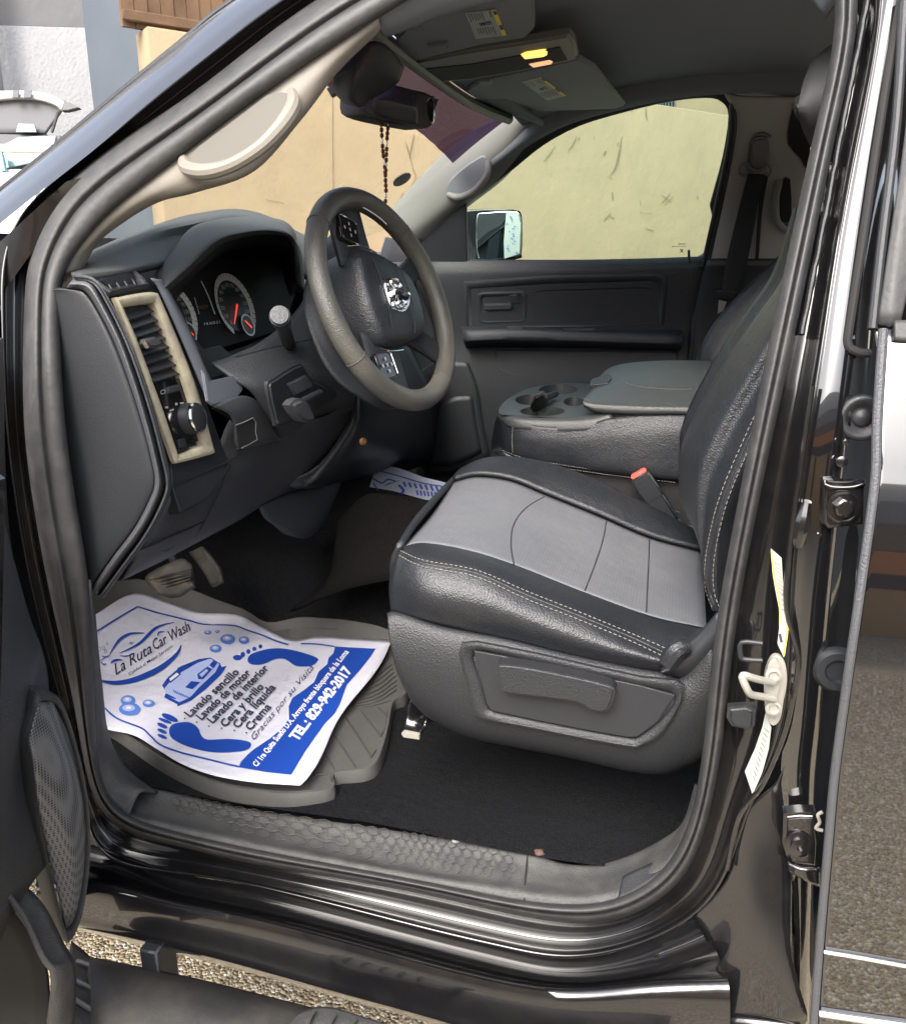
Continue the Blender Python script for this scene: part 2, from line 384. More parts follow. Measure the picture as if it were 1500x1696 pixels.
def polyadd(bm, pts, matidx=0, smooth=0, tri=True):
    if smooth: pts = spline(pts, smooth, True)
    try:
        f = bm.faces.new([bm.verts.new(p) for p in pts]); f.material_index = matidx
        f.normal_update()
        if f.normal.dot(C-f.calc_center_median()) < 0: f.normal_flip()
        if tri:
            r = bmesh.ops.triangulate(bm, faces=[f])
            for q in r['faces']: q.material_index = matidx
    except ValueError: pass
def strip(bm, pts, wpx, fn, matidx=0):
    """a painted line: pixel polyline of given width(s) laid on surface fn"""
    P = spline([Vector((a, b, 0)) for a, b in pts], 6); N = len(P); L = []; Rr = []
    for i in range(N):
        t = (P[min(i+1, N-1)]-P[max(i-1, 0)]).normalized(); q = Vector((-t.y, t.x, 0))
        ww = wpx if not isinstance(wpx, (tuple, list)) else wpx[0]+(wpx[1]-wpx[0])*math.sin(math.pi*i/(N-1))
        a = P[i]+q*ww/2; b = P[i]-q*ww/2; L.append(bm.verts.new(fn(a.x, a.y))); Rr.append(bm.verts.new(fn(b.x, b.y)))
    for i in range(N-1):
        f = bm.faces.new((L[i], L[i+1], Rr[i+1], Rr[i])); f.material_index = matidx
def flatfinish(name, bm, mats, parent): 
    bm.normal_update()
    for f in bm.faces:
        if f.normal.dot(C-f.calc_center_median()) < 0: f.normal_flip()
    return finish(name, bm, mats, parent, smooth=False)

# ================================================================== SETTING
def ground():
    bm = bmesh.new(); s = 120
    bm.faces.new([bm.verts.new(p) for p in ((-s, -s, 0), (s, -s, 0), (s, s, 0), (-s, s, 0))])
    o = finish('ground', bm, 'gravel', None, False); tag(o, kind='structure')
ground()
def hz(px, d, row=150):   # horizontal position seen in photo column px at horizontal distance d
    r = ray(px, row); r = Vector((r.x, r.y, 0)).normalized(); return Vector((C.x, C.y, 0)) + r*d
def wallbox(name, a, b, z0, z1, t, m, parent=None, away=None):
    d = (b-a); n = Vector((-d.y, d.x, 0)).normalized()
    if n.dot(a-Vector((C.x, C.y, 0))) < 0: n = -n
    c = (a+b)/2 + n*(t/2); c.z = (z0+z1)/2
    return box(name, c, (d.length, t, z1-z0), m, parent, .01, (d.normalized(), n, Vector((0, 0, 1))), 1), n
wa, wb = hz(252, 5.15), hz(1260, 8.3)
wd = (wb-wa).normalized()
wallh = 2.56
ow = empty('boundary_wall', wa, 'long ochre painted wall with cracks and black streaks behind the pickup truck', 'wall')
_, wn = wallbox('wall_face', wa, wb+wd*3, 0, wallh, .2, 'wall', ow)
on_wall = lambda px, py: PL(px, py, wa-wn*.006, wn)
bm = bmesh.new()
for pts, wd_ in [([(1030, 225), (1026, 250), (1020, 275), (1010, 292)], (1, 6)), ([(955, 225), (948, 240), (940, 250)], (1, 3)), ([(920, 240), (908, 258), (900, 268)], (1, 3)), ([(1003, 250), (1000, 256)], 4), ([(1014, 318), (1015, 330)], 3), ([(1012, 352), (1005, 360), (1000, 366)], (1, 4)), ([(1010, 358), (1018, 362)], 2), ([(1110, 320), (1104, 328), (1095, 336)], (1, 3)), ([(1115, 325), (1100, 340)], 1.5), ([(1095, 322), (1112, 334)], 1.5), ([(1070, 378), (1082, 382)], 2), ([(1070, 176), (1070, 190), (1072, 198)], (1, 3)), ([(686, 222), (682, 240), (678, 262)], (1, 3)), ([(672, 235), (677, 252), (680, 262)], (1, 3)), ([(680, 262), (684, 280), (688, 292), (680, 310)], (1, 2)), ([(668, 318), (662, 330)], 1.5), ([(551, 160), (551, 240), (552, 315)], 1.6), ([(1046, 175), (1046, 184)], 2), ([(1005, 292), (1015, 296)], 1), ([(1060, 352), (1080, 353)], 1), ([(440, 330), (470, 336)], 1.2)]:
    strip(bm, pts, tuple(v*.6 for v in wd_) if isinstance(wd_, tuple) else wd_*.6, on_wall)
for k in range(8):
    px = random.choice([random.uniform(880, 1200), random.uniform(300, 640)]); py = random.uniform(210, 420)
    strip(bm, [(px, py), (px+random.uniform(-5, 5), py+random.uniform(2, 8))], random.uniform(.8, 2.2), on_wall)
flatfinish('crack', bm, 'stain', ow)
# rusty boards on the top of the wall, left
ra, rb = hz(236, 5.12), hz(405, 5.5)
rbd = empty('board_fence', ra, 'rust brown boards standing along the top of the ochre wall', 'fence')
bm = bmesh.new()
for k in range(11):
    a = wa.lerp(wb, -.012+k*.0135); c = a + wn*.1; h = .30+.04*random.random(); c.z = wallh+.002+h/2
    addbox(bm, c, (wb-wa).length*.0128, .03+.012*(k % 2), h, (wd, wn, Vector((0, 0, 1))))
finish('board', bm, 'brown', rbd, False)
box('cap_beam', Vector((0, 0, wallh+.05)) + (wa+wd*.55+wn*.06), (1.3, .03, .05), 'brown', rbd, .004, (wd, wn, Vector((0, 0, 1))))
# slate-blue pillar wall and grey house, left
ba, bb = hz(150, 5.9), hz(268, 5.5)
sw = empty('slate_wall', ba, 'narrow slate blue wall where the ochre wall ends', 'wall')
wallbox('wall_face', hz(150, 6.35), hz(300, 5.7), 0, 4.3, .15, 'bluewall', sw)
gh = empty('grey_house', hz(60, 11), 'pale grey rendered house wall behind the white car', 'house')
wallbox('lower_wall', hz(-420, 12.0), hz(175, 10.6), 0, 3.75, .3, 'greyw', gh)
wallbox('upper_wall', hz(-420, 12.02), hz(175, 10.62), 3.75, 7.5, .3, 'greyw2', gh)
wallbox('corner_wall', hz(-420, 9.6), hz(8, 10.6), 0, 7.5, .2, 'greyw2', gh)
# building beyond the wall, upper right of the passenger window
bh = empty('far_building', hz(1100, 11), 'cream building with a barred opening above the ochre wall', 'building')
fa, fb = hz(1000, 10.0), hz(1300, 11.5)
_, fn_ = wallbox('facade', fa, fb, 0, 6, .3, 'wall', bh)
onf = lambda px, py, o=.01: PL(px, py, fa-fn_*o, fn_)
plate('window', [onf(1058, 160), onf(1118, 160), onf(1118, 184), onf(1058, 184)], 'dark', bh, .02, .0)
bm = bmesh.new()
for k in range(12): addtube(bm, [onf(1062+k*5, 158, .03), onf(1062+k*5, 186, .03)], .008, 5)
finish('bar', bm, 'bluewall', bh)
# white car with its lid up
pc = empty('parked_car', hz(20, 8.2), 'white car with its dark striped lid raised, behind the windshield pillar at far left', 'car')
CD = 8.0
q = lambda px, py, d=CD: D(px, py, d)
rim_o = [(-90, 190), (-60, 165), (-20, 152), (20, 149), (50, 150), (80, 154), (100, 163), (108, 170)]
rim_i = [(-90, 205), (-60, 178), (-20, 165), (20, 160), (50, 160), (75, 165), (93, 172), (102, 180)]
surf('lid', [[q(a, b, CD) for a, b in rim_o], [q(a, b, CD-.05) for a, b in rim_i]], 'carw', pc, thick=.03)
surf('lid_lining', [[q(a, b, CD-.03) for a, b in rim_i], [q(a*.95-3, b+12, CD+.02) for a, b in rim_i], [q(-60, 219), (q(-40, 219)), q(-15, 219), q(10, 219), q(30, 219), q(48, 219), q(62, 219), q(74, 219)]], 'carg', pc, thick=.03)
for a, b in ((21, 31), (40, 52)): plate('stripe', [q(a, 148.5, CD-.07), q(b, 148.8, CD-.07), q(b-1, 161, CD-.09), q(a-1, 161, CD-.09)], 'carg', pc, .01, 0)
plate('lid_corner', [q(106, 165, CD-.06), q(131, 177, CD-.06), q(112, 182, CD-.06), q(102, 182, CD-.06)], 'plastd', pc, .05, .004)
tube('gas_strut', [q(96, 186), q(86, 219)], .014, 'plastd', pc, n=1)
plate('latch_recess', [q(30, 204, CD-.06), q(56, 205, CD-.06), q(60, 218, CD-.06), q(26, 218, CD-.06)], 'cglass', pc, .02, .003)
cbx = lambda x0, y0, x1, y1, d: [q(x0, y0, d), q(x1, y0, d), q(x1, y1, d), q(x0, y1, d)]
plate('roof_edge', [q(-120, 213), q(60, 218), q(98, 222), q(90, 250), q(-120, 250)], 'carg', pc, .9, .03)
plate('window', [q(8, 238, CD-.1), q(30, 226, CD-.1), q(92, 224, CD-.1), q(84, 262, CD-.1), q(0, 280, CD-.1)], 'cglass', pc, .02, .004)
plate('body', [q(-140, 278, CD-.2), q(60, 276, CD-.2), q(70, 300, CD-.2), q(40, 640, CD-.2), q(-140, 640, CD-.2)], 'carw', pc, 1.6, .05)
plate('tail_light', [q(-6, 250, CD-.22), q(2, 252, CD-.22), q(8, 282, CD-.22), q(0, 282, CD-.22)], 'teal', pc, .05, .005)
plate('sticker', [q(48, 236, CD-.13), q(82, 235, CD-.13), q(80, 241, CD-.13), q(48, 241, CD-.13)], 'teal', pc, .01, 0)
rl = empty('railing', D(20, 246, 6.5), 'horizontal white painted rail in front of the white car', 'railing')
rl.location = D(20, 246, 6.5)*1
tube('rail', [D(-200, 240, 6.5), D(110, 248, 6.5)], .03, 'whitew', rl, n=1)
tube('post', [D(-120, 243, 6.5), Vector((D(-120, 243, 6.5).x, D(-120, 243, 6.5).y, 0))], .025, 'whitew', rl, n=1)
# houses and wall behind the photographer, mirrored in the black paint
hb = empty('street_house', (1, -4.4, 0), 'white house with tan, orange and black painted base, mirrored in the rear door', 'house')
box('upper_wall', (0, -4.45, 2.22), (22, .3, .36), 'whitew', hb, .01)
box('base_wall', (0, -4.40, .6), (22, .4, 1.2), 'tan', hb, .01)
box('painted_band', (0, -4.39, 1.29), (22, .4, .18), 'dark', hb, .01)
box('painted_band', (0, -4.38, 1.49), (22, .4, .21), 'orange', hb, .01)
box('painted_band', (0, -4.40, 1.69), (22, .4, .18), 'stain', hb, .01)
box('painted_band', (0, -4.40, 1.91), (22, .4, .25), 'greyw', hb, .01)
for x in (-5.6, -1.4, 2.2, 3.9, 7.2): box('door', (x, -4.16, .6), (.6, .06, 1.15), 'dark', hb, .01)

# ================================================================== THE TRUCK
T = empty('pickup_truck', (-.4, .8, 0), 'black pickup truck with its driver door open, grey and black leather cabin', 'truck')
# ---- aperture rings: (inner seal edge, outer seal edge, channel ridge)
ST = [((1391,0),(1426,0),(1461,0)), ((1352,200),(1387,200),(1425,200)), ((1309,400),(1347,400),(1388,400)), ((1271,580),(1310,580),(1360,600)),
 ((1228,800),(1262,800),(1328,800)), ((1185,1031),(1218,1031),(1310,1020)), ((1169,1200),(1200,1200),(1303,1200)), ((1155,1303),(1184,1303),(1240,1340)),
 ((1134,1383),(1153,1420),(1203,1454)), ((1093,1448),(1105,1482),(1147,1522)), ((1029,1487),(1035,1521),(1050,1570)), ((955,1500),(955,1532),(933,1591)),
 ((840,1489),(840,1514),(827,1570)), ((720,1463),(720,1485),(720,1546)), ((560,1433),(560,1455),(560,1503)), ((400,1403),(400,1429),(400,1463)),
 ((280,1375),(290,1400),(290,1448)), ((212,1352),(210,1382),(205,1436)), ((174,1313),(150,1322),(150,1395)), ((158,1229),(127,1190),(118,1230)),
 ((155,1100),(105,1085),(80,1090)), ((148,970),(78,960),(48,960)), ((128,850),(58,850),(28,850)), ((106,700),(38,700),(8,700)),
 ((98,520),(40,520),(2,520)), ((107,448),(47,432),(2,445)), ((150,385),(78,345),(20,375)), ((200,335),(120,293),(72,312)),
 ((271,280),(200,232),(145,257)), ((373,201),(308,163),(250,165)), ((490,117),(420,75),(362,77)), ((625,30),(550,-20),(462,0)),
 ((800,-70),(760,-120),(700,-140)), ((1100,-160),(1100,-210),(1080,-250)), ((1320,-130),(1370,-180),(1420,-200))]
def ring(k, off, t=None, k2=None):
    out = []
    for s in ST:
        a = s[k]
        if t is not None: b = s[k2]; a = (a[0]+(b[0]-a[0])*t, a[1]+(b[1]-a[1])*t)
        out.append(B(a[0], a[1], off))
    return out
surf('door_seal', [ring(0, .03), ring(0, .002), ring(0, -.012, .18, 1), ring(0, -.017, .42, 1), ring(0, -.008, .52, 1), ring(0, -.016, .64, 1), ring(0, -.012, .86, 1), ring(1, .003), ring(1, .02)], 'seal', T, nu=6, nv=3, thick=0, cu=True, angle=80, sm=10)
surf('door_channel', [ring(1, .012), ring(1, .020, .12, 2), ring(1, .024, .4, 2), ring(1, .014, .65, 2), ring(1, -.012, .86, 2), ring(2, -.016), ring(2, -.004, )], 'paint', T, nu=6, nv=3, thick=0, cu=True, angle=80, sm=10)
# sealant bead in the B-pillar channel
def ch(i, t): s = ST[i]; return (s[1][0]+(s[2][0]-s[1][0])*t, s[1][1]+(s[2][1]-s[1][1])*t)
bead = [B(1440+random.uniform(-.8, .8)-((y+20)*.197), y, .016) for y in range(-20, 560, 14)]
tube('sealant_bead', bead, [.0045+random.random()*.0012 for _ in bead], 'plastd', T, n=2, flat=.7)
# ---- A-pillar outer skin / roof rail
ap_in = [(30,720),(2,560),(-25,420),(72,312),(145,257),(250,165),(362,77),(462,0),(700,-140),(1080,-250),(1420,-200),(1560,-190)]
ap_in = [(-60,420),(5,366),(72,312),(145,257),(250,165),(362,77),(462,0),(700,-140),(1080,-250),(1420,-200),(1560,-190)]
ap_out = [(-120,405),(-62,366),(0,315),(85,247),(195,155),(300,69),(385,0),(620,-140),(1000,-300),(1400,-300),(1560,-290)]
surf('pillar_skin', [[B(a, b, -.016) for a, b in ap_in], [B((a+c)/2, (b+d)/2, .0) for (a, b), (c, d) in zip(ap_in, ap_out)], [B(a, b, .045) for a, b in ap_out], [B(a, b, .045)+Vector((-.03, .09, .0)) for a, b in ap_out]], 'paint2', T, nu=6, nv=4, thick=0, sm=8)
surf('pillar_ledge', [[B(a, b, -.02) for a, b in [(-80,470),(0,400),(60,345),(110,300)]], [B(a, b, -.004) for a, b in [(-60,560),(0,490),(66,400),(150,290)]]], 'paint', T, thick=0)
tube('drip_moulding', [B(a, b, .05) for a, b in ap_out], .004, 'plastd', T, n=4)
# ---- rocker (below the ridge), left to right
RK = [  # ridge C, groove, ledge D, under D, face top, face bottom, lip bottom
 [(60,1400),(60,1415),(60,1432),(60,1445),(60,1470),(60,1500),(60,1520)],
 [(150,1395),(150,1412),(150,1430),(150,1446),(150,1462),(150,1520),(150,1545)],
 [(290,1448),(290,1462),(290,1478),(290,1488),(290,1500),(290,1548),(290,1578)],
 [(400,1463),(400,1480),(400,1498),(400,1508),(400,1518),(400,1575),(400,1606)],
 [(560,1503),(560,1520),(560,1538),(560,1548),(560,1560),(560,1622),(560,1652)],
 [(720,1546),(720,1562),(720,1581),(720,1592),(720,1604),(720,1668),(720,1695)],
 [(827,1570),(827,1588),(827,1608),(827,1618),(827,1630),(827,1700),(827,1730)],
 [(933,1591),(935,1610),(940,1628),(940,1636),(940,1648),(940,1720),(940,1760)],
 [(1050,1570),(1062,1592),(1075,1612),(1080,1622),(1082,1636),(1080,1735),(1080,1790)],
 [(1147,1522),(1168,1550),(1186,1576),(1196,1604),(1208,1640),(1208,1755),(1208,1800)]]
yy = [-.016, -.010, -.045, -.036, -.070, -.078, -.064]
surf('rocker_panel', [[B(*r[k], y) for r in RK] for k, y in enumerate(yy)] + [[B(*r[6], .1) for r in RK]], 'paint', T, nu=6, nv=4, thick=0, angle=70, sm=8)
# quarter in front of the rear door, below the jamb
surf('pillar_base', [[B(1147,1522,-.016), B(1203,1454,-.016), B(1240,1340,-.016), B(1290,1290,-.014), B(1318,1200,-.012)],
   [B(1172,1566,-.022), B(1225,1480,-.03), B(1270,1380,-.02), B(1300,1310,-.01), B(1325,1220,-.005)],
   [B(1184,1640,-.045), B(1260,1560,-.05), B(1300,1460,-.03), B(1318,1380,-.01), B(1335,1260,0)],
   [B(1186,1692,-.06), B(1330,1700,-.07), B(1314,1600,-.05), B(1314,1440,-.02), B(1345,1280,0)]], 'paint', T, nu=6, nv=6, thick=.004)
surf('lower_quarter', [[B(1186,1684,-.062), B(1260,1692,-.07), B(1335,1702,-.07)], [B(1186,1790,-.065), B(1260,1795,-.075), B(1335,1800,-.075)]], 'paint', T, thick=.004)
# ---- B-pillar outer face up to rear door edge
JL = [(1461,-10),(1425,200),(1388,400),(1360,600),(1328,800),(1310,1020),(1303,1200),(1290,1290),(1314,1440),(1314,1700)]
JR = [(1530,-10),(1500,200),(1475,400),(1455,600),(1440,800),(1415,1020),(1395,1200),(1385,1290),(1370,1440),(1350,1700)]
surf('pillar_face', [[B(a, b, -.012) for a, b in JL], [B(a+(c-a)*.22, b, -.016) for (a, b), (c, d) in zip(JL, JR)], [B(a+(c-a)*.5, b, -.012) for (a, b), (c, d) in zip(JL, JR)], [B(a+(c-a)*.72, b, .005) for (a, b), (c, d) in zip(JL, JR)], [B(c, d, .05) for c, d in JR], [B(c+60, d, .09) for c, d in JR]], 'paint2', T, nu=6, nv=4, thick=0, sm=8)
tube('pillar_flange', [B(1435,50,-.022), B(1400,250,-.022), B(1372,420,-.022), B(1345,640,-.022), B(1322,800,-.022), B(1305,930,-.02), B(1303,1010,-.02), B(1322,1090,-.02), B(1312,1160,-.02), B(1295,1225,-.02), B(1262,1300,-.02), B(1224,1352,-.022), B(1204,1440,-.024)][3:], .0032, 'paint', T, n=5)
tube('pressed_rib', [B(1334, 832, -.016), B(1326, 870, -.02), B(1320, 905, -.02)], [.006, .009, .006], 'paint', T)
# window-frame seam lines on the upper B-pillar
tube('window_seam', [B(1492,-10,-.013), B(1458,200,-.017), B(1428,400,-.017), B(1408,530,-.016), B(1404,570,-.014), B(1420,583,-.012), B(1440,585,-.008)], .0045, 'dark', T, n=6)
# ---- rear door
EDG = [(1462,545),(1452,700),(1450,778),(1442,850),(1421,1000),(1408,1090),(1401,1140),(1382,1280),(1371,1400),(1358,1550),(1346,1710)]
def rdoor(px, py, o=0): # outer skin leans back above z 1.05
    return _solve(px, py, lambda p: p.y + .085 - .16*max(0, p.z-1.02) - .30*max(0, p.z-1.02)**2 + o + .012*math.exp(-((p.z-.74)/.03)**2)*0)
rd = surf('rear_door', [[rdoor(a+2, b) for a, b in EDG], [rdoor(a+40, b+4) for a, b in EDG], [rdoor(a+110, b+10) for a, b in EDG], [rdoor(a+260, b+20) for a, b in EDG]], 'paint2', T, nu=8, nv=3, thick=.03)
tube('door_edge', [rdoor(a, b, .004) for a, b in EDG], .0046, 'bev', rd, n=5, flat=1.0)
tube('body_moulding', [rdoor(1364, 1577, .003), rdoor(1430, 1588, .003), rdoor(1560, 1612, .003)], .0025, 'chrome', rd, n=3)
tube('body_moulding', [rdoor(1356, 1679, .003), rdoor(1430, 1690, .003), rdoor(1560, 1708, .003)], .004, 'chrome', rd, n=3)
surf('window_frame', [[B(a, b, -.03) for a, b in [(1512,-10),(1500,200),(1472,400),(1452,536)]], [B(a, b, -.034) for a, b in [(1540,-10),(1520,200),(1490,400),(1474,538)]], [B(a, b, -.03) for a, b in [(1560,-10),(1545,200),(1520,400),(1490,541)]]], 'seal', rd, thick=.012)
tube('glass_run', [B(1498,-10,-.026), B(1484,200,-.026), B(1460,400,-.026), B(1444,545,-.026)], .005, 'plastd', rd, n=4)
surf('belt_moulding', [[B(a, b, -.045) for a, b in [(1482,530),(1500,530),(1600,532)]], [B(a, b, -.05) for a, b in [(1482,560),(1500,562),(1600,565)]]], 'seal', rd, thick=.01)
plate('bracket', [B(1452,548,-.035), B(1479,545,-.035), B(1484,562,-.035), B(1470,575,-.035), B(1455,570,-.035)], 'steel', rd, .01, .003)
# rear door glass, upper
surf('window', [[B(a, b, -.02) for a, b in [(1552,-10),(1536,200),(1510,400),(1486,540)]], [B(a+300, b, -.02) for a, b in [(1552,-10),(1536,200),(1510,400),(1486,540)]]], 'paint2', rd, thick=.004)
# ---- hinges, grommet, striker on the B-pillar
hg = plate('hinge', [B(1365,803,-.03), B(1372,797,-.03), B(1432,800,-.03), B(1430,870,-.03), B(1372,877,-.03), B(1364,866,-.03)], 'paint', T, .016, .004)
lathe('bolt', B(1396, 840, -.032), Vector((.1, -1, .05)), [(.017, 0), (.017, .002), (.0145, .0025), (.0145, .0015)], 'paint', hg, 24)
lathe('bolt_head', B(1396, 840, -.034), Vector((.1, -1, .05)), [(.010, 0), (.010, .006), (.008, .0075), (.001, .0075)], 'paint', hg, 6)
surf('hinge_lip', [[B(1365,800,-.034), B(1380,806,-.036), B(1410,806,-.036), B(1432,800,-.034)], [B(1365,794,-.024), B(1380,796,-.024), B(1410,796,-.024), B(1432,792,-.024)]], 'paint', hg, thick=.003)
h2 = plate('hinge', [B(1298,1352,-.045), B(1325,1350,-.045), B(1352,1350,-.045), B(1358,1400,-.045), B(1355,1458,-.045), B(1335,1450,-.045), B(1305,1430,-.045), B(1296,1400,-.045)], 'paint', T, .02, .005)
lathe('bolt', B(1322, 1398, -.047), Vector((.1, -1, .1)), [(.016, 0), (.016, .002), (.010, .003), (.010, .008), (.004, .009), (.004, .005)], 'paint', h2, 24)
tube('spring_wire', [B(1362,1345,-.05), B(1354,1350,-.05), B(1357,1362,-.05), B(1351,1372,-.05), B(1362,1376,-.05)], .002, 'steel', h2, n=4)
surf('hinge_arm', [[B(1303,1430,-.046), B(1325,1440,-.052), B(1358,1440,-.05)], [B(1303,1442,-.045), B(1330,1458,-.05), B(1358,1470,-.05)]], 'paint', h2, thick=.006)
bm = bmesh.new()
gc = B(1428, 692, .0)
addlathe(bm, gc, Vector((.05, -1, .05)), [(.024, -.006), (.024, .001), (.0225, .004), (.018, .004), (.014, -.002), (.010, -.003), (.008, .002), (.0, .002)], 32)
bmesh.ops.recalc_face_normals(bm, faces=bm.faces); finish('rubber_grommet', bm, 'plastd', T, angle=70)
lathe('rubber_plug', B(1386, 1110, -.012), Vector((.05, -1, .05)), [(.026, -.006), (.026, .001), (.022, .006), (.014, .006), (.012, .001), (.0, .001)], 'plastd', T)
for a, b, r in ((1394, 765, .006), (1400, 732, .003), (1355, 886, .003)): lathe('body_plug', B(a, b, -.016), Vector((.05, -1, .05)), [(r, -.002), (r, .001), (r*.6, .002), (0, .002)], 'paint', T, 16)
sk = plate('door_striker', [B(a, b, -.022) for a, b in [(1276,1092),(1289,1087),(1300,1100),(1303,1130),(1297,1165),(1292,1192),(1281,1203),(1270,1192),(1266,1160),(1266,1120)]], 'steel', T, .008, .0015, smooth_outline=3)
plate('striker_plate', [B(a, b, -.030) for a, b in [(1274,1098),(1284,1092),(1291,1104),(1292,1130),(1286,1162),(1282,1188),(1275,1190),(1269,1160),(1269,1120)]], 'steel', sk, .006, .001, smooth_outline=3)
for b in (1118, 1172): lathe('screw', B(1280, b, -.036), Vector((.1, -1, 0)), [(.009, 0), (.009, .003), (.006, .004), (.004, .001), (0, .001)], 'steel', sk, 20)
tube('striker_loop', [B(1282,1158,-.04), B(1262,1154,-.052), B(1243,1150,-.066), B(1235,1138,-.072), B(1229,1122,-.072), B(1234,1119,-.07), B(1250,1124,-.062), B(1280,1131,-.04)], .0042, 'steel', sk, n=5)
# warning labels on the pillar
bm = bmesh.new(); lf = lambda a, b: B(a, b, -.019)
lb = [(1276,908),(1294,924),(1296,960),(1302,1000),(1305,1040),(1298,1090),(1287,1066),(1290,1040),(1290,1010),(1284,980),(1279,950)]
polyadd(bm, [lf(a, b) for a, b in lb], 0)
lf2 = lambda a, b: B(a, b, -.0195)
strip(bm, [(1277,912),(1281,950),(1289,985),(1292,1030)], 2.2, lf2, 1); strip(bm, [(1303,985),(1304,1040),(1298,1086)], 2.6, lf2, 1)
for k in range(8): strip(bm, [(1282+k*1.1, 930+k*7), (1292+k*.9, 938+k*7)], .7, lf2, 2)
for k in range(4): strip(bm, [(1293, 985+k*8), (1301, 988+k*8)], .8, lf2, 2)
strip(bm, [(1291,1050),(1294,1064)], 4, lf2, 2)
flatfinish('warning_label', bm, ['labelw', 'labely', 'ink'], T)
bm = bmesh.new()
polyadd(bm, [lf(a, b) for a, b in [(1267,1182),(1277,1205),(1273,1240),(1262,1280),(1246,1317),(1233,1278),(1250,1240),(1262,1205)]], 0)
for k in range(11): strip(bm, [(1266-k*1.9, 1206+k*8), (1273-k*2.3, 1214+k*8)], .8, lf2, 1)
flatfinish('paper_label', bm, ['label', 'ink'], T)
# clips on the inner jamb
tube('wire_clip', [B(1262,1066,-.02), B(1228,1064,-.02), B(1226,1085,-.02), B(1232,1092,-.02), B(1262,1094,-.02)], .003, 'plastd', T, n=3)
plate('rubber_stop', [B(a, b, -.02) for a, b in [(1205,1174),(1235,1172),(1252,1178),(1250,1206),(1240,1212),(1212,1206),(1203,1192)]], 'plastd', T, .014, .005)

# ---- interior trim just inside the seal: painted jamb strip right, sill plate
# scuff plate
far = [(205,1318),(240,1303),(272,1308),(400,1338),(613,1370),(740,1390),(875,1413),(933,1430),(987,1432),(1040,1418),(1093,1392),(1130,1362),(1150,1300)]
crs = [(200,1338),(235,1345),(272,1352),(400,1380),(613,1424),(740,1445),(869,1462),(933,1470),(990,1469),(1035,1455),(1082,1425),(1122,1385),(1152,1302)]
nea = [(212,1356),(245,1368),(280,1377),(400,1405),(613,1445),(740,1468),(869,1494),(933,1501),(1000,1496),(1045,1484),(1096,1448),(1136,1386),(1157,1303)]
SY = (.085, .035, .004)
surf('sill_plate', [[Y(a, b, .10)-Vector((0, 0, .02)) for a, b in far], [Y(a, b, SY[0]) for a, b in far], [Y((a+c)/2, (b+d)/2, .062) for (a, b), (c, d) in zip(far, crs)], [Y(a, b, SY[1]) for a, b in crs], [Y((a+c)/2, (b+d)/2, .012) for (a, b), (c, d) in zip(nea, crs)], [Y(a, b, SY[2]) for a, b in nea]], 'plastg', T, nu=5, nv=4, thick=.004)
# hexagon tread
fi = [Y(a, b, SY[0]) for a, b in far[2:7]]; ci = [Y(a, b, SY[1]) for a, b in crs[2:7]]
FS, CS = spline(fi, 30), spline(ci, 30); nF = len(FS)-1
def tread(u, v):
    x = u*nF; i = min(int(x), nF-1); t = x-i; a = FS[i].lerp(FS[i+1], t); b = CS[i].lerp(CS[i+1], t); p = a.lerp(b, v); return p + Vector((0, -.001, .0022+.002*math.sin(v*math.pi)))
Lx = (FS[0]-FS[-1]).length; Lv = (FS[0]-CS[0]).length
bm = bmesh.new(); hr = .0105; nx = int(Lx/(hr*1.85)); k = 0
for i in range(nx):
    for j in range(4):
        u = (i+.7+(.5 if j % 2 else 0))*hr*1.85/Lx; v = .14+j*.235
        if u > .97 or u < .03 or (u > .5 and j == 3 and i % 3 == 0) or (j == 0 and i % 4 == 1 and u > .4) or (u<.2 and j>2): continue
        P = [tread(min(1, u+hr*math.sin(a*math.pi/3)/Lx*.88), v+hr*math.cos(a*math.pi/3)/Lv*.88) for a in range(6)]
        addtube(bm, P, .0006, 5, closed=True)
finish('hexagon_tread', bm, 'plastg', T)
surf('sill_step', [[Y(a, b, .03) for a, b in [(1031,1452),(1045,1444),(1090,1425)]], [Y(a, b, .0) for a, b in [(1022,1490),(1045,1480),(1096,1446)]]], 'plast', T, thick=.004)
tube('sill_joint', [Y(874,1413,.084), Y(869,1462,.034), Y(868,1493,.002)], .0012, 'dark', T)
# left kick trim beside the seal
surf('kick_panel', [[Y(a, b, .006) for a, b in [(150,960),(158,1100),(160,1229),(176,1313),(212,1356)]], [Y(a, b, .03) for a, b in [(156,990),(166,1110),(172,1220),(196,1290),(232,1312)]], [Y(a, b, .07) for a, b in [(150,1000),(168,1120),(180,1215),(210,1270),(262,1312)]]], 'plastg', T, thick=.004)
# ---- floor carpet
def floor():
    bm = bmesh.new(); nx, ny = 90, 70; g = []
    for i in range(nx+1):
        row = []
        for j in range(ny+1):
            x = -1.62+i/nx*3.0; y = .075+j/ny*1.53
            row.append(bm.verts.new((x, y, floorz(x, y)+.004*math.sin(x*13+y*7)+.003*math.sin(y*21))))
        g.append(row)
    for i in range(nx):
        for j in range(ny): bm.faces.new((g[i][j], g[i+1][j], g[i+1][j+1], g[i][j+1]))
    return finish('floor_carpet', bm, 'carpet', T)
floor()
surf('tunnel_carpet', [[Y(a, b, .62) for a, b in [(560,862),(600,822),(640,818),(740,834),(780,845)]], [Y(a, b, .60) for a, b in [(540,960),(600,890),(650,870),(740,880),(780,900)]], [Y(a, b, .57) for a, b in [(480,1010),(560,980),(650,960),(740,950),(780,950)]]], 'carpetb', T, thick=.01)
box('firewall', (-1.63, .8, 1.0), (.03, 1.66, .9), 'carpet', T, .0)
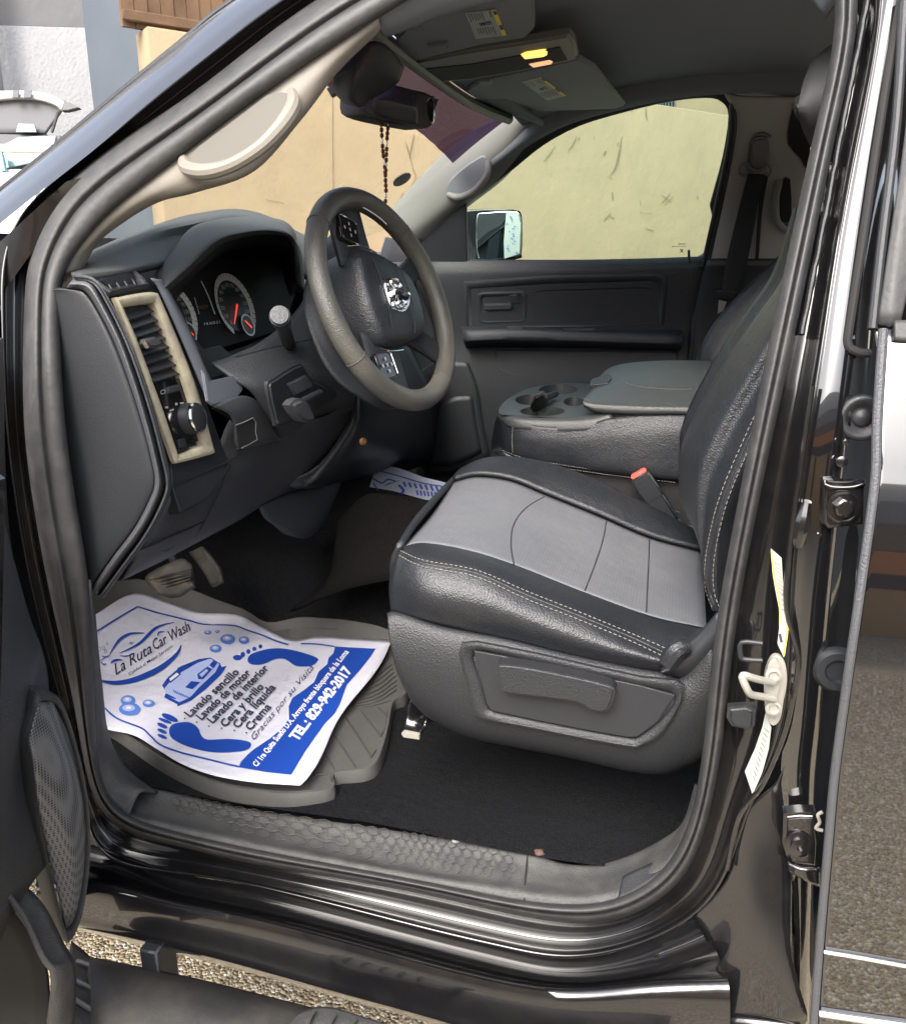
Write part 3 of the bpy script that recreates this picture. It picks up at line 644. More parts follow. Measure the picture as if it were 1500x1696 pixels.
# ---- shell: roof, hood, far body, rear wall (seen from beside)
surf('roof', [[Vector((x, y, z)) for x in (-.45, -.1, .4, 1.0, 1.6)] for y, z in ((.16, 1.80), (.3, 1.86), (.8, 1.89), (1.3, 1.86), (1.45, 1.80))], 'paint', T, thick=.01, face=False)
surf('hood', [[Vector((x, y, z+dz)) for x, dz in ((-2.9, -.12), (-2.2, -.02), (-1.5, .02), (-1.05, .03))] for y, z in ((-.05, 1.18), (.15, 1.28), (.8, 1.26), (1.45, 1.28), (1.68, 1.18))], 'paint', T, thick=.01, face=False)
box('fender', (-1.95, -.06, .78), (1.95, .05, .78), 'paint', T, .02)
box('fender', (-1.95, 1.70, .78), (1.95, .05, .78), 'paint', T, .02)
box('front_grille', (-2.9, .8, .8), (.1, 1.6, .7), 'gloss', T, .03)
box('rear_bulkhead', (1.62, .8, 1.15), (.05, 1.6, 1.2), 'cloth', T, .01)
box('underbody', (-.2, .82, .47), (3.6, 1.5, .10), 'plastd', T, .01)
box('engine_block', (-2.2, .8, .8), (1.0, 1.3, .5), 'dark', T, .02)
for x, y in ((-1.95, .0), (-1.95, 1.6), (2.2, .0), (2.2, 1.6)):
    wl = lathe('wheel', Vector((x, y-.12, .38)), Vector((0, 1, 0)), [(.20, 0), (.35, 0), (.38, .03), (.38, .21), (.35, .24), (.2, .24)], 'plastd', T, 40)
    lathe('rim', Vector((x, y-.125, .38)), Vector((0, 1, 0)), [(.05, 0), (.205, .01), (.205, .23), (.05, .24)], 'steel', wl, 30)
box('cargo_bed', (2.3, .8, .9), (1.3, 1.7, .75), 'paint', T, .03)
# ---- headliner
hd = surf('headliner', [[Vector((-.44, .22, 1.69)), Vector((-.1, .17, 1.72)), Vector((.4, .16, 1.73)), Vector((1.6, .16, 1.72))],
  [Vector((-.47, .35, 1.735)), Vector((-.12, .32, 1.785)), Vector((.4, .3, 1.80)), Vector((1.6, .3, 1.79))],
  [Vector((-.50, .8, 1.755)), Vector((-.15, .8, 1.81)), Vector((.4, .8, 1.825)), Vector((1.6, .8, 1.81))],
  [Vector((-.47, 1.22, 1.75)), Vector((-.12, 1.25, 1.81)), Vector((.4, 1.27, 1.825)), Vector((1.6, 1.27, 1.81))],
  [Vector((-.44, 1.38, 1.72)), Vector((-.15, 1.45, 1.785)), Vector((.4, 1.47, 1.765)), Vector((1.6, 1.47, 1.74))]], 'cloth', T, nu=8, nv=6, thick=.01)
zc = lambda a, b, z=1.745: Z(a, b, z)
# sun visors
def visor(pts, z, lab=None):
    return plate('sun_visor', [Z(a, b, z) for a, b in pts], 'visor', T, .008, .004, smooth_outline=0)
v1 = visor([(655,65),(700,20),(760,-40),(884,-30),(886,48),(872,62),(800,74),(690,100),(665,98)], 1.742)
v2 = visor([(770,150),(800,132),(960,98),(985,112),(1035,175),(1020,180),(880,185),(850,190),(800,175)], 1.742)
def visorlabel(c, z, par):
    bm = bmesh.new(); fn = lambda u, v, dz=-.001: Z(c[0][0]+(c[1][0]-c[0][0])*u+(c[3][0]-c[0][0])*v, c[0][1]+(c[1][1]-c[0][1])*u+(c[3][1]-c[0][1])*v, z+dz)
    rect = lambda u0, v0, u1, v1, mi, dz: polyadd(bm, [fn(u0, v0, dz), fn(u1, v0, dz), fn(u1, v1, dz), fn(u0, v1, dz)], mi)
    rect(0, 0, 1, 1, 0, -.0005); rect(.86, 0, 1, 1, 1, -.001); rect(.88, .06, .98, .2, 2, -.0015); rect(.88, .6, .98, .78, 2, -.0015)
    for k in range(9):
        for (a, b) in ((.04, .36), (.60, .95)): 
            if random.random() < .9: rect(.07+k*.085, a+random.uniform(0, .04), .10+k*.085, b-random.uniform(0, .12), 2, -.0015)
    rect(.3, .44, .5, .54, 2, -.0015); rect(.52, .42, .68, .46, 2, -.0015); rect(.52, .5, .68, .53, 2, -.0015)
    flatfinish('warning_label', bm, ['label', 'labely', 'ink'], par)
visorlabel([(770,21),(821,15),(832,59),(788,64)], 1.7415, v1)
visorlabel([(864,135),(896,127),(934,160),(906,166)], 1.7415, v2)
# dome console
dc = plate('dome_console', [zc(a, b, 1.740) for a, b in [(688,104),(780,86),(860,74),(942,60),(952,72),(957,97),(940,102),(860,118),(780,133),(728,136),(700,120)]], 'greyt', T, .014, .005)
plate('console_panel', [zc(a, b, 1.7385) for a, b in [(703,114),(780,106),(862,91),(928,77),(941,99),(862,116),(780,130),(730,134)]], 'dark', dc, .01, .002)
plate('map_lamp', [zc(a, b, 1.7375) for a, b in [(862,92),(870,88),(903,83),(908,86),(907,91),(900,94),(868,98)]], 'lampon', dc, .006, .002)
plate('map_lamp', [zc(a, b, 1.7375) for a, b in [(874,106),(910,99),(917,102),(914,106),(882,112)]], 'lampdim', dc, .006, .002)
plate('visor_clip', [zc(a, b, 1.735) for a, b in [(790,134),(812,134),(815,140),(800,145)]], 'greyt', T, .01, .002)
plate('visor_clip', [zc(a, b, 1.735) for a, b in [(708,78),(740,73),(742,82),(720,88)]], 'visor', T, .01, .002)
# ---- windshield
wt = [Vector((-.45, .24, 1.70)), Vector((-.52, .5, 1.745)), Vector((-.54, .8, 1.755)), Vector((-.52, 1.1, 1.745)), K(836, 188, -.47)]
wbm = [Vector((-.95, .10, 1.33)), Vector((-1.12, .45, 1.33)), Vector((-1.18, .8, 1.33)), Vector((-1.12, 1.15, 1.33)), K(636, 380, -.88)]
surf('windshield', [[a.lerp(b, t)+Vector((0, 0, .02*math.sin(math.pi*t))) for a, b in zip(wt, wbm)] for t in (0, .35, .7, 1)], 'glass', T, nu=6, nv=4, thick=0)
def proj(q): v = q-C; d = v.dot(fw); return 750+F*v.dot(rt)/d, 848-F*v.dot(up)/d
def bandy(x): 
    P = [(400, 70), (560, 150), (640, 180), (690, 213), (718, 236), (745, 264), (900, 420)]
    for (a, b), (c, d) in zip(P[:-1], P[1:]):
        if x <= c: return b+(d-b)*(x-a)/(c-a)
    return 420
WTs, WBs = spline(wt, 6), spline(wbm, 6); tl = []
for a, b in zip(WTs, WBs):
    t = .02
    while t < .6:
        x, y = proj(a.lerp(b, t)+Vector((.012, 0, .02*math.sin(math.pi*t)-.008)))
        if y > bandy(x): break
        t += .004
    tl.append(t)
tb = [[a.lerp(b, t*k)+Vector((.012, 0, .02*math.sin(math.pi*t*k)-.008)) for a, b, k in zip(WTs, WBs, tl)] for t in (0, .33, .66, 1)]
surf('shade_band', tb, 'tint', T, nu=1, nv=2, thick=0)
fr = [a.lerp(b, t) for t in (0,) for a, b in zip(wt, wbm)]
tube('windshield_frit', [p+Vector((.01, 0, -.012)) for p in fr], .013, 'plastd', T, n=5)
surf('header_trim', [[p+Vector((.02, 0, -.002)) for p in wt], [Vector((-.42, .24, 1.69)), Vector((-.44, .5, 1.74)), Vector((-.46, .8, 1.75)), Vector((-.44, 1.1, 1.745)), Vector((-.38, 1.34, 1.71))]], 'cloth', T, nu=6, nv=3, thick=.012)
# dot sticker on glass
wn_ = ((wbm[2]-wt[2]).cross(Vector((0, 1, 0)))).normalized()
stp = lambda a, b: PL(a, b, (wt[3].lerp(wbm[3], .62))+Vector((.02, 0, .012)), wn_)
plate('inspection_sticker', [stp(666+15.5*math.cos(t)*.95+0, 297.5+(-15.5*math.cos(t)*.45)+8.5*math.sin(t)) for t in [i*math.pi/8 for i in range(16)]], 'plastd', T, .002, 0)
# ---- driver A pillar trim (beige)
tin = [(90,455),(112,430),(152,372),(203,325),(271,270),(373,190),(490,106),(570,57),(625,25)]
tout = [(135,450),(160,405),(205,368),(262,335),(325,318),(420,282),(500,195),(560,118),(632,48)]
AP = surf('pillar_trim', [[B(a, b, .004) for a, b in tin], [B((a*2+c)/3, (b*2+d)/3, .006) for (a, b), (c, d) in zip(tin, tout)], [B((a+2*c)/3, (b+2*d)/3, .014) for (a, b), (c, d) in zip(tin, tout)], [B(a, b, .034) for a, b in tout], [B(a+3, b-6, .07) for a, b in tout]], 'beige', T, nu=6, nv=4, thick=.003)
def handle(outl, inner, m, base, lean, d0, fnc):
    pass
# grab handle: flat pad coloured darker for the shade of a recess, plus raised bar
rec = [(300,268),(345,232),(400,190),(440,160),(470,148),(487,152),(497,170),(484,205),(455,232),(410,262),(360,282),(320,288),(302,282)]
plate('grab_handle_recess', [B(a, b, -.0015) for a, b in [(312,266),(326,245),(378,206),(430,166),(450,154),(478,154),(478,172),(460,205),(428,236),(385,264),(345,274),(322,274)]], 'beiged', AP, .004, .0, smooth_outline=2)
tube('grab_handle', [B(304,262,.008), B(310,278,-.004), B(342,284,-.018), B(386,272,-.024), B(432,243,-.024), B(466,208,-.018), B(485,176,-.004), B(483,152,.008)], [.007, .0095, .0095, .0085, .0085, .0095, .0095, .006], 'beige', AP, n=5)
# black textile-wrapped rail above, right of the beige trim
surf('roof_rail_trim', [[B(a, b, .004) for a, b in [(622,26),(700,-20),(800,-70),(1100,-155),(1330,-120),(1389,0)]], [B(a, b, .03) for a, b in [(632,52),(720,8),(820,-30),(1100,-110),(1310,-80),(1378,10)]], [B(a, b, .06) for a, b in [(640,62),(740,25),(840,0),(1100,-60),(1290,-40),(1365,30)]]], 'cloth', T, nu=5, nv=3, thick=.004)
# ---- passenger A pillar trim (grey)
pin = [(636,372),(700,300),(741,258),(790,218),(835,185),(850,180)]   # windshield side
pmid = [(668,400),(735,345),(790,290),(835,250),(868,210),(885,195)]
pout = [(700,405),(762,345),(820,300),(850,270),(885,232),(900,226)]   # window side
PP = surf('pillar_trim', [[R(a, b, -.01)+Vector((-.02, 0, 0)) for a, b in pin], [R(a, b, .0) for a, b in pin], [R((a+c)/2, (b+d)/2, .022) for (a, b), (c, d) in zip(pin, pmid)], [R(a, b, .028) for a, b in pmid], [R(a, b, .0) for a, b in pout], [R(a+4, b+5, -.03) for a, b in pout]], 'greyt', T, nu=6, nv=4, thick=.003)
plate('grab_handle_recess', [R(a, b, .032) for a, b in [(738,318),(742,300),(765,278),(795,258),(806,262),(806,285),(795,305),(770,322),(748,325)]], 'visor', PP, .012, .004, smooth_outline=3)
tube('grab_handle', [R(742,322,.03), R(760,326,.042), R(785,315,.05), R(806,290,.048), R(808,265,.034)], [.008, .009, .009, .009, .007], 'greyt', PP, n=5)
# black door frame corner (passenger A-pillar base / window corner triangle)

RA = [(775,312),(835,262),(888,225),(950,195),(1035,172),(1120,155),(1198,148),(1260,150),(1360,156)]
surf('roof_side_rail', [[R(a, b+8, .012) for a, b in RA], [R(a, b-6, .03) for a, b in RA], [R(a, b-6, .05)+Vector((0, .01, .05)) for a, b in RA]], 'cloth', T, thick=.006)
box('kick_panel', (-1.1, 1.615, .95), (.85, .02, .85), 'plastd', T, .002)
# ---- passenger door
win = [(768,436),(768,348),(800,318),(850,280),(900,240),(960,208),(1040,184),(1110,168),(1168,162),(1194,168),(1206,192),(1196,262),(1175,340),(1152,431)]
pdoor_frame_o = [(742,446),(745,352),(775,312),(835,262),(888,225),(950,195),(1035,172),(1120,155),(1198,148),(1220,160),(1224,190),(1208,270),(1188,350),(1165,436)]
DR = surf('passenger_door', [[R(a, b, .0) for a, b in [(690,428),(900,430),(1050,428),(1168,424)]], [R(a, b, .02) for a, b in [(690,446),(900,444),(1050,440),(1168,436)]], [R(a, b, .03) for a, b in [(690,470),(900,465),(1050,460),(1164,455)]],
    [R(a, b, .03) for a, b in [(720,560),(900,560),(1050,560),(1150,556)]], [R(a, b, .035) for a, b in [(700,640),(900,640),(1050,640),(1140,640)]], [R(a, b, .03) for a, b in [(690,760),(900,800),(1050,800),(1130,800)]], [R(a, b, .0) for a, b in [(690,830),(900,900),(1050,900),(1130,900)]]], 'plastf', T, nu=5, nv=4, thick=.03)
ringplate('window_frame', [R(a, b, .004) for a, b in pdoor_frame_o], [R(a, b, -.004) for a, b in win], 'plastd', DR, .01, .003, nu=3)
surf('window', [[R(a, b, -.008) for a, b in [(760,440),(760,345),(845,275),(955,200),(1115,155),(1218,150)]], [R(a, b, -.008) for a, b in [(762,446),(840,446),(920,446),(1000,446),(1090,444),(1172,440)]]], 'sideg', DR, nu=6, nv=3, thick=0)
plate('corner_trim', [R(a, b, .006) for a, b in [(690,400),(716,372),(772,338),(774,440),(742,450),(690,446)]], 'plastd', DR, .01, .003)
tube('belt_seal', [R(760,440,.004), R(900,438,.004), R(1150,433,.004)], .005, 'seal', DR, n=3)
# raised upper bezel and recess
E_ = lambda pts, o: [R(a, b, o) for a, b in pts]
ringplate('upper_bezel', E_([(768,466),(905,456),(1090,452),(1103,458),(1105,470),(1100,540),(940,543),(772,545)], .034), E_([(780,478),(905,470),(1080,465),(1088,469),(1090,475),(1086,532),(940,534),(785,536)], .031), 'plastf', DR, .004, .004, nu=1)
ringplate('storage_recess', E_([(882,484),(900,480),(1000,477),(1070,475),(1079,479),(1066,524),(1000,528),(888,530)], .034), E_([(892,490),(905,487),(1000,484),(1064,482),(1070,484),(1056,517),(1000,520),(896,523)], .026), 'plastf', DR, .004, .001, nu=1)
ringplate('handle_bezel', E_([(790,487),(797,484),(865,482),(871,487),(873,530),(866,534),(798,536),(791,530)], .037), E_([(799,494),(804,491),(858,489),(862,492),(863,524),(859,527),(805,528),(799,524)], .034), 'plastf', DR, .006, .003, nu=1)
plate('handle_cup', E_([(799,493),(862,490),(863,526),(800,528)], .02), 'dark', DR, .004, 0)
plate('door_handle', E_([(801,504),(845,503),(848,508),(846,513),(803,514)], .045), 'plast', DR, .01, .003)
plate('lock_lever', E_([(842,489),(856,487),(861,502),(846,503)], .04), 'plastf', DR, .01, .002)
surf('armrest', [E_([(762,540),(850,540),(1000,546),(1128,546)], .03), E_([(765,545),(850,543),(1000,549),(1130,552)], .095), E_([(766,556),(850,552),(1000,556),(1130,560)], .112), E_([(768,568),(850,566),(1000,570),(1129,574)], .105), E_([(772,576),(850,575),(1000,577),(1124,580)], .03)], 'plastf', DR, nu=5, nv=3, thick=.003)
plate('window_switch', E_([(840,541),(868,540),(868,547),(840,548)], .098), 'plastf', DR, .006, .002)
plate('pull_cup', E_([(933,544),(985,544),(985,549),(933,549)], .099), 'plastf', DR, .006, .002)
ringplate('map_pocket', E_([(815,576),(1125,580),(1120,640),(1000,632),(850,620),(828,612)], .034), E_([(824,582),(1115,586),(1110,630),(1000,622),(855,612),(838,604)], .026), 'plastf', DR, .004, .001, nu=1)
surf('door_speaker_panel', [E_([(775,600),(790,640),(800,700),(812,760)], .04), E_([(740,600),(740,650),(745,720),(760,780)], .05), E_([(700,620),(700,680),(700,740),(705,790)], .03)], 'plastd', DR, thick=.004)
surf('door_speaker', [E_([(782,655),(788,700),(798,750)], .047), E_([(745,660),(745,710),(752,770)], .058), E_([(715,690),(710,730),(712,770)], .05)], 'plastd', DR, thick=.003)
tube('lock_rod', [R(1141,432,.01), R(1140.5,414,.008)], [.0035, .0035], 'plastd', DR, n=1)
lathe('rod_collar', R(1141, 436, .012), Vector((0, 0, 1)), [(.008, 0), (.006, .008), (.004, .01)], 'plastd', DR, 14)
# tiny glass mark
bm = bmesh.new(); gm = lambda a, b: R(a, b, -.003)
addtext(bm, 'TEMPERED', lab2((1122,405), (13, -.3), (0, -2.2), gm), .01); addtext(bm, 'M-2417 AS-2', lab2((1113,409), (22, -.3), (0, -2), gm), .01)
strip(bm, [(1126,412),(1131,418)], 1.4, gm); strip(bm, [(1131,412),(1126,418)], 1.4, gm)
flatfinish('glass_mark', bm, ['ink'], DR)
# passenger B pillar, trim, belt
BP = surf('center_pillar', [[R(a, b, .01) for a, b in [(1196,150),(1216,200),(1200,300),(1178,400),(1160,480),(1140,620),(1130,720)]], [R(a, b, .025) for a, b in [(1212,158),(1228,200),(1212,300),(1190,400),(1170,480),(1150,620),(1140,720)]], [R(a, b, .03) for a, b in [(1250,160),(1262,200),(1255,300),(1240,400),(1225,480),(1210,620),(1200,720)]], [R(a, b, .02) for a, b in [(1340,160),(1340,200),(1340,300),(1340,400),(1340,480),(1340,620),(1340,720)]]], 'greyp', T, nu=5, nv=4, thick=.01)
surf('pillar_cover', [[R(a, b, .032) for a, b in [(1170,432),(1157,480),(1142,560),(1135,640)]], [R(a, b, .038) for a, b in [(1180,430),(1170,480),(1160,560),(1150,640)]], [R(a, b, .038) for a, b in [(1240,430),(1240,480),(1240,560),(1240,640)]], [R(a, b, .035) for a, b in [(1340,430),(1340,480),(1340,560),(1340,640)]]], 'plastd', T, nu=4, nv=3, thick=.01)
for dx in (0, 7): tube('frame_seal', [R(1212+dx, 170, .012), R(1207+dx, 240, .014), R(1185+dx, 345, .016), R(1164+dx, 440, .02), R(1150+dx, 520, .03), R(1140+dx, 620, .03)], .006, 'plastd', T, n=5)
SB = surf('seat_belt', [[R(a, b, .06) for a, b in [(1238,288),(1222,350),(1203,430),(1192,492)]], [R(a, b, .062) for a, b in [(1252,288),(1238,350),(1222,430),(1207,493)]], [R(a, b, .06) for a, b in [(1266,289),(1253,350),(1238,430),(1219,494)]]], 'belt', T, nu=6, nv=2, thick=.002)
surf('belt_strand', [[R(a, b, .045) for a, b in [(1262,290),(1255,350),(1250,430)]], [R(a, b, .045) for a, b in [(1272,292),(1262,350),(1256,430)]]], 'belt', SB, thick=.002)
tube('belt_ring', [R(1240,283,.062), R(1232,290,.064), R(1224,286,.064), R(1225,275,.064), R(1235,271,.062), R(1242,278,.062), R(1255,283,.062), R(1264,279,.062), R(1270,272,.062), R(1277,279,.064), R(1273,290,.064), R(1264,285,.062)], .0038, 'greyt', SB, n=4)
plate('belt_anchor', [R(a, b, .052) for a, b in [(1244,240),(1250,230),(1262,227),(1272,233),(1273,262),(1268,276),(1250,282),(1244,275)]], 'greyt', SB, .014, .005, smooth_outline=3)
tube('adjuster_slot', [R(1236,290,.034), R(1240,250,.034), R(1246,228,.034), R(1262,220,.034), R(1276,226,.034)], .003, 'visor', SB, n=4)
plate('belt_stop', [R(a, b, .066) for a, b in [(1183,480),(1220,484),(1214,496),(1180,494)]], 'plastd', SB, .012, .003)
plate('belt_tongue', [R(a, b, .066) for a, b in [(1190,497),(1203,500),(1198,515),(1188,520)]], 'steel', SB, .004, .0015)
tube('grab_handle', [R(1290,300,.035), R(1284,330,.05), R(1286,365,.06), R(1300,380,.05), R(1312,370,.035)], .009, 'greyt', BP, n=4)
plate('rear_window', [R(a, b, .034) for a, b in [(1293,305),(1308,297),(1310,360),(1300,368),(1291,360)]], 'dark', BP, .004, .001, smooth_outline=2)
plate('rear_window', [R(a, b, .034) for a, b in [(1320,165),(1340,180),(1340,280),(1325,262),(1305,238),(1308,200)]], 'dark', BP, .004, .001, smooth_outline=2)
plate('window_reflection', [R(a, b, .036) for a, b in [(1312,240),(1320,236),(1326,248),(1318,256)]], 'leaf', BP, .002, 0) if False else None
# ---- outside mirror of passenger door (beyond the glass)
y0 = 1.88
MR = plate('door_mirror', [Y(a, b, y0) for a, b in [(757,440),(756,360),(768,350),(800,346),(850,346),(864,350),(867,372),(866,420),(860,430),(800,438)]], 'gloss', T, .12, .008, smooth_outline=3, back=Vector((-.10, .02, 0)))
mn = (Vector((.80, -.6, .0))).normalized()
plate('mirror_glass', [Y(a, b, y0-.012) for a, b in [(788,378),(790,356),(800,352),(845,350),(860,353),(863,372),(862,415),(856,424),(800,432),(793,428),(789,410)]], 'mirror', MR, .004, .002, smooth_outline=2)
plate('mirror_reflection_patch', [Y(a, b, y0-.014) for a, b in [(838,352),(858,352),(862,372),(860,420),(835,428),(834,400)]], 'label', MR, .001, 0)  # pale patch painted as the printed paper mirrored in the glass
bm = bmesh.new(); ms = lambda a, b: Y(a, b, y0-.0155)
for k in range(16): 
    x = 838+random.uniform(0, 18); y = 358+k*4; strip(bm, [(x, y), (x+random.uniform(1, 4), y+random.uniform(1, 3))], random.uniform(.8, 2), ms)
flatfinish('reflection_marks', bm, ['blue'], MR)  # blue marks imitate the lettering in that reflection
plate('mirror_base', [R(a, b, -.04) for a, b in [(740,400),(760,380),(764,440),(742,446)]], 'gloss', T, .05, .004)

# ================================================================== DASHBOARD
DB = surf('dashboard', [[K(a, b, x) for a, b, x in r] for r in [
   [(130,425,-1.0),(220,385,-1.05),(330,352,-1.1),(430,352,-1.1),(560,410,-1.12),(700,420,-1.15)],
   [(118,440,-.86),(210,398,-.86),(300,366,-.86),(430,359,-.86),(560,425,-.9),(700,425,-.95)],
   [(118,452,-.79),(200,425,-.80),(300,392,-.83),(435,372,-.84),(540,440,-.80),(700,440,-.85)],
   [(130,455,-.76),(215,445,-.755),(325,425,-.80),(440,400,-.80),(540,470,-.78),(700,460,-.8)]]], 'dasht', T, nu=6, nv=5, thick=.01)
# hood over gauges
lip = [(272,474,-.735),(312,438,-.725),(358,396,-.705),(400,383,-.695),(440,379,-.69),(470,384,-.685),(486,402,-.685),(491,440,-.69),(494,470,-.70)]
bak = [(255,455,-.78),(285,415,-.79),(320,376,-.80),(370,362,-.80),(430,359,-.80),(470,366,-.78),(488,384,-.76),(493,410,-.75),(500,450,-.75)]
surf('gauge_hood', [[K(a, b, x-.04) for a, b, x in bak], [K(a, b, x) for a, b, x in bak], [K((a+c)/2, (b+d)/2, (x+z)/2+.004) for (a, b, x), (c, d, z) in zip(bak, lip)], [K(a, b, x) for a, b, x in lip], [K(a+4, b+6, x-.008) for a, b, x in lip], [K(a+8, b+10, x-.05) for a, b, x in lip]], 'dasht', DB, nu=6, nv=4, thick=.004)
# gauge well
surf('gauge_well', [[K(a+6, b+8, x-.04) for a, b, x in lip], [K(290,500,-.80), K(320,460,-.80), K(360,425,-.80), K(395,412,-.80), K(430,410,-.80), K(455,420,-.80), K(468,440,-.79), K(470,460,-.78), K(480,490,-.76)]], 'plastd', DB, nu=5, nv=3, thick=.004)
gx = -.815
gp = Vector((gx, .4, 1.3)); gnv = Vector((1, -.05, .30)).normalized()
gq = lambda a, b, o=0: PL(a, b, gp+gnv*o, gnv)
plate('gauge_cluster', [gq(a, b) for a, b in [(272,480),(350,400),(480,395),(500,450),(470,545),(335,585),(300,560)]], 'dark', DB, .01, 0)
def gauge(cx, cy, rx, ry, tilt, vis=1):
    # ring around the dial, laid on the cluster plane
    cen = gq(cx, cy, .004); U = (gq(cx+rx, cy, .004)-cen); V = (gq(cx, cy-ry, .004)-cen)
    r = .068*cx/395.0 if False else V.length
    u = Vector((0, 1, 0)); u = (u-gnv*u.dot(gnv)).normalized(); v = gnv.cross(u)*1
    if v.z < 0: v = -v
    bm = bmesh.new()
    P = lambda a, rr, o=0: cen+(u*math.cos(a)+v*math.sin(a))*rr*r+gnv*o
    n = 64; A0, A1 = R_(-50), R_(235)
    for i in range(n):
        a, b = A0+(A1-A0)*i/n, A0+(A1-A0)*(i+1)/n
        w0 = .80
        bm.faces.new([bm.verts.new(p) for p in (P(a, 1, .006), P(b, 1, .006), P(b, w0, .003), P(a, w0, .003))]).material_index = 0
    for i in range(28):
        a = A0+(A1-A0)*i/27; l = .12 if i % 3 == 0 else .06
        bm.faces.new([bm.verts.new(p) for p in (P(a-.012, .98, .0068), P(a+.012, .98, .0068), P(a+.012, .98-l, .0060), P(a-.012, .98-l, .0060))]).material_index = 1
    f = bm.faces.new([bm.verts.new(P(2*math.pi*i/40, .78, .002)) for i in range(40)]); f.material_index = 2
    nums = ['0', '10', '20', '30', '40', '50', '60', '70', '80', '90', '100', '110', '120']
    for i, s in enumerate(nums):
        a = A1-(A1-A0)*(i+.5)/13; c = P(a, .66, .0035)
        addtext(bm, s, lambda x, y, c=c, s=s: c+u*(x-.5)*.006*len(s)+v*(y-.5)*.007, .02, 0, matidx=3)
    strip2 = lambda a, r0, r1, wd, o, mi: bm.faces.new([bm.verts.new(p) for p in (cen+(u*math.cos(a)+v*math.sin(a))*r*r0+(u*-math.sin(a)+v*math.cos(a))*wd+gnv*o, cen+(u*math.cos(a)+v*math.sin(a))*r*r0-(u*-math.sin(a)+v*math.cos(a))*wd+gnv*o, cen+(u*math.cos(a)+v*math.sin(a))*r*r1-(u*-math.sin(a)+v*math.cos(a))*wd*.4+gnv*o, cen+(u*math.cos(a)+v*math.sin(a))*r*r1+(u*-math.sin(a)+v*math.cos(a))*wd*.4+gnv*o)]).__setattr__('material_index', mi)
    strip2(R_(228), -.05, .72, .0028, .009, 4)
    # small sub dial
    sc_ = cen+u*r*.30-v*r*.62
    f = bm.faces.new([bm.verts.new(sc_+(u*math.cos(t*math.pi/12)+v*math.sin(t*math.pi/12))*r*.30+gnv*.007) for t in range(24)]); f.material_index = 2
    for i in range(24):
        a, b = i*math.pi/12, (i+1)*math.pi/12; q = lambda a, rr: sc_+(u*math.cos(a)+v*math.sin(a))*rr*r+gnv*.0075
        bm.faces.new([bm.verts.new(p) for p in (q(a, .35), q(b, .35), q(b, .29), q(a, .29))]).material_index = 0
    bm.faces.new([bm.verts.new(sc_+(u*x+v*y)*r+gnv*.0085) for x, y in ((-.15, .12), (-.1, .16), (.16, -.08), (.12, -.13))]).material_index = 4
    return flatfinish('gauge', bm, ['gface', 'ink', 'plastd', 'labelw', 'needle'], DB)
gauge(386, 508, 26, 47, 0)
gauge(288, 522, 26, 46, 0)
bm = bmesh.new()
strip(bm, [(333,465),(345,490),(356,520)], 1.6, lambda a, b: gq(a, b, .008)); strip(bm, [(322,492),(330,520)], 1, lambda a, b: gq(a, b, .008))
addtext(bm, 'P R N D 2 1', lab2((338,539), (26, -4), (0, -4.5), lambda a, b: gq(a, b, .008)), .01)
flatfinish('gear_display', bm, ['gface'], DB)
bm = bmesh.new(); addtext(bm, '108204', lab2((327,512), (18, -2), (0, -6), lambda a, b: gq(a, b, .008)), .01)
flatfinish('odometer', bm, [mat('amber_print', (.14, .07, .015), .5)], DB)
# ---- dash end cap and bevels (driver side)
c0 = [(80,452),(80,520),(78,600),(80,700),(84,800),(92,880),(120,960),(150,990)]
c1 = [(118,474),(152,500),(176,560),(203,640),(222,712),(232,770),(240,820),(150,972)]
cap0 = [(92,456),(90,510),(92,600),(98,700),(108,800),(124,890),(148,975)]
cap1 = [(118,482),(150,500),(186,560),(210,640),(232,730),(250,800),(151,972)]
capA = [(110,478),(140,484),(163,516),(190,570),(216,640),(236,705),(250,760),(256,800),(244,835),(221,877),(186,923),(151,972)]
capB = [(120,462),(150,466),(172,502),(202,562),(226,630),(246,698),(261,758),(268,803),(256,842),(232,886),(196,934),(160,985)]
capC = [(125,455),(160,466),(184,500),(214,562),(238,624),(259,690),(275,754),(285,803),(272,842),(246,890),(210,940),(172,990)]
capL = [(80,480),(80,490),(82,520),(84,580),(86,650),(90,720),(96,775),(98,800),(104,835),(112,877),(124,923),(140,975)]
cy = lambda P, y: [Y(a, b, y) for a, b in P]
surf('end_cap', [cy(capL, .03), [Y((a+c)/2, (b+d)/2, .022) for (a, b), (c, d) in zip(capL, capA)], [Y(a*.1+c*.9, b*.1+d*.9, .022) for (a, b), (c, d) in zip(capL, capA)], cy(capA, .026)], 'plastd', DB, nu=5, nv=4, thick=.004)
surf('end_cap_bevel', [cy(capA, .026), [Y((a+c)/2, (b+d)/2, .014) for (a, b), (c, d) in zip(capA, capB)], cy(capB, .022)], 'bev', DB, nu=5, nv=3, thick=.004)
surf('end_cap_rim', [cy(capB, .022), [Y((a*.7+c*.3), (b*.7+d*.3), .036) for (a, b), (c, d) in zip(capB, capC)], [Y((a*.5+c*.5), (b*.5+d*.5), .016) for (a, b), (c, d) in zip(capB, capC)], [Y((a*.2+c*.8), (b*.2+d*.8), .020) for (a, b), (c, d) in zip(capB, capC)], cy(capC, .030)], 'plast', DB, nu=5, nv=3, thick=.004)
# face of dash: plane leaning
fp = Vector((-.735, .1, 1.34)); fnv = Vector((1, 0, .2)).normalized()
fq = lambda a, b, o=0: PL(a, b, fp+fnv*o, fnv)
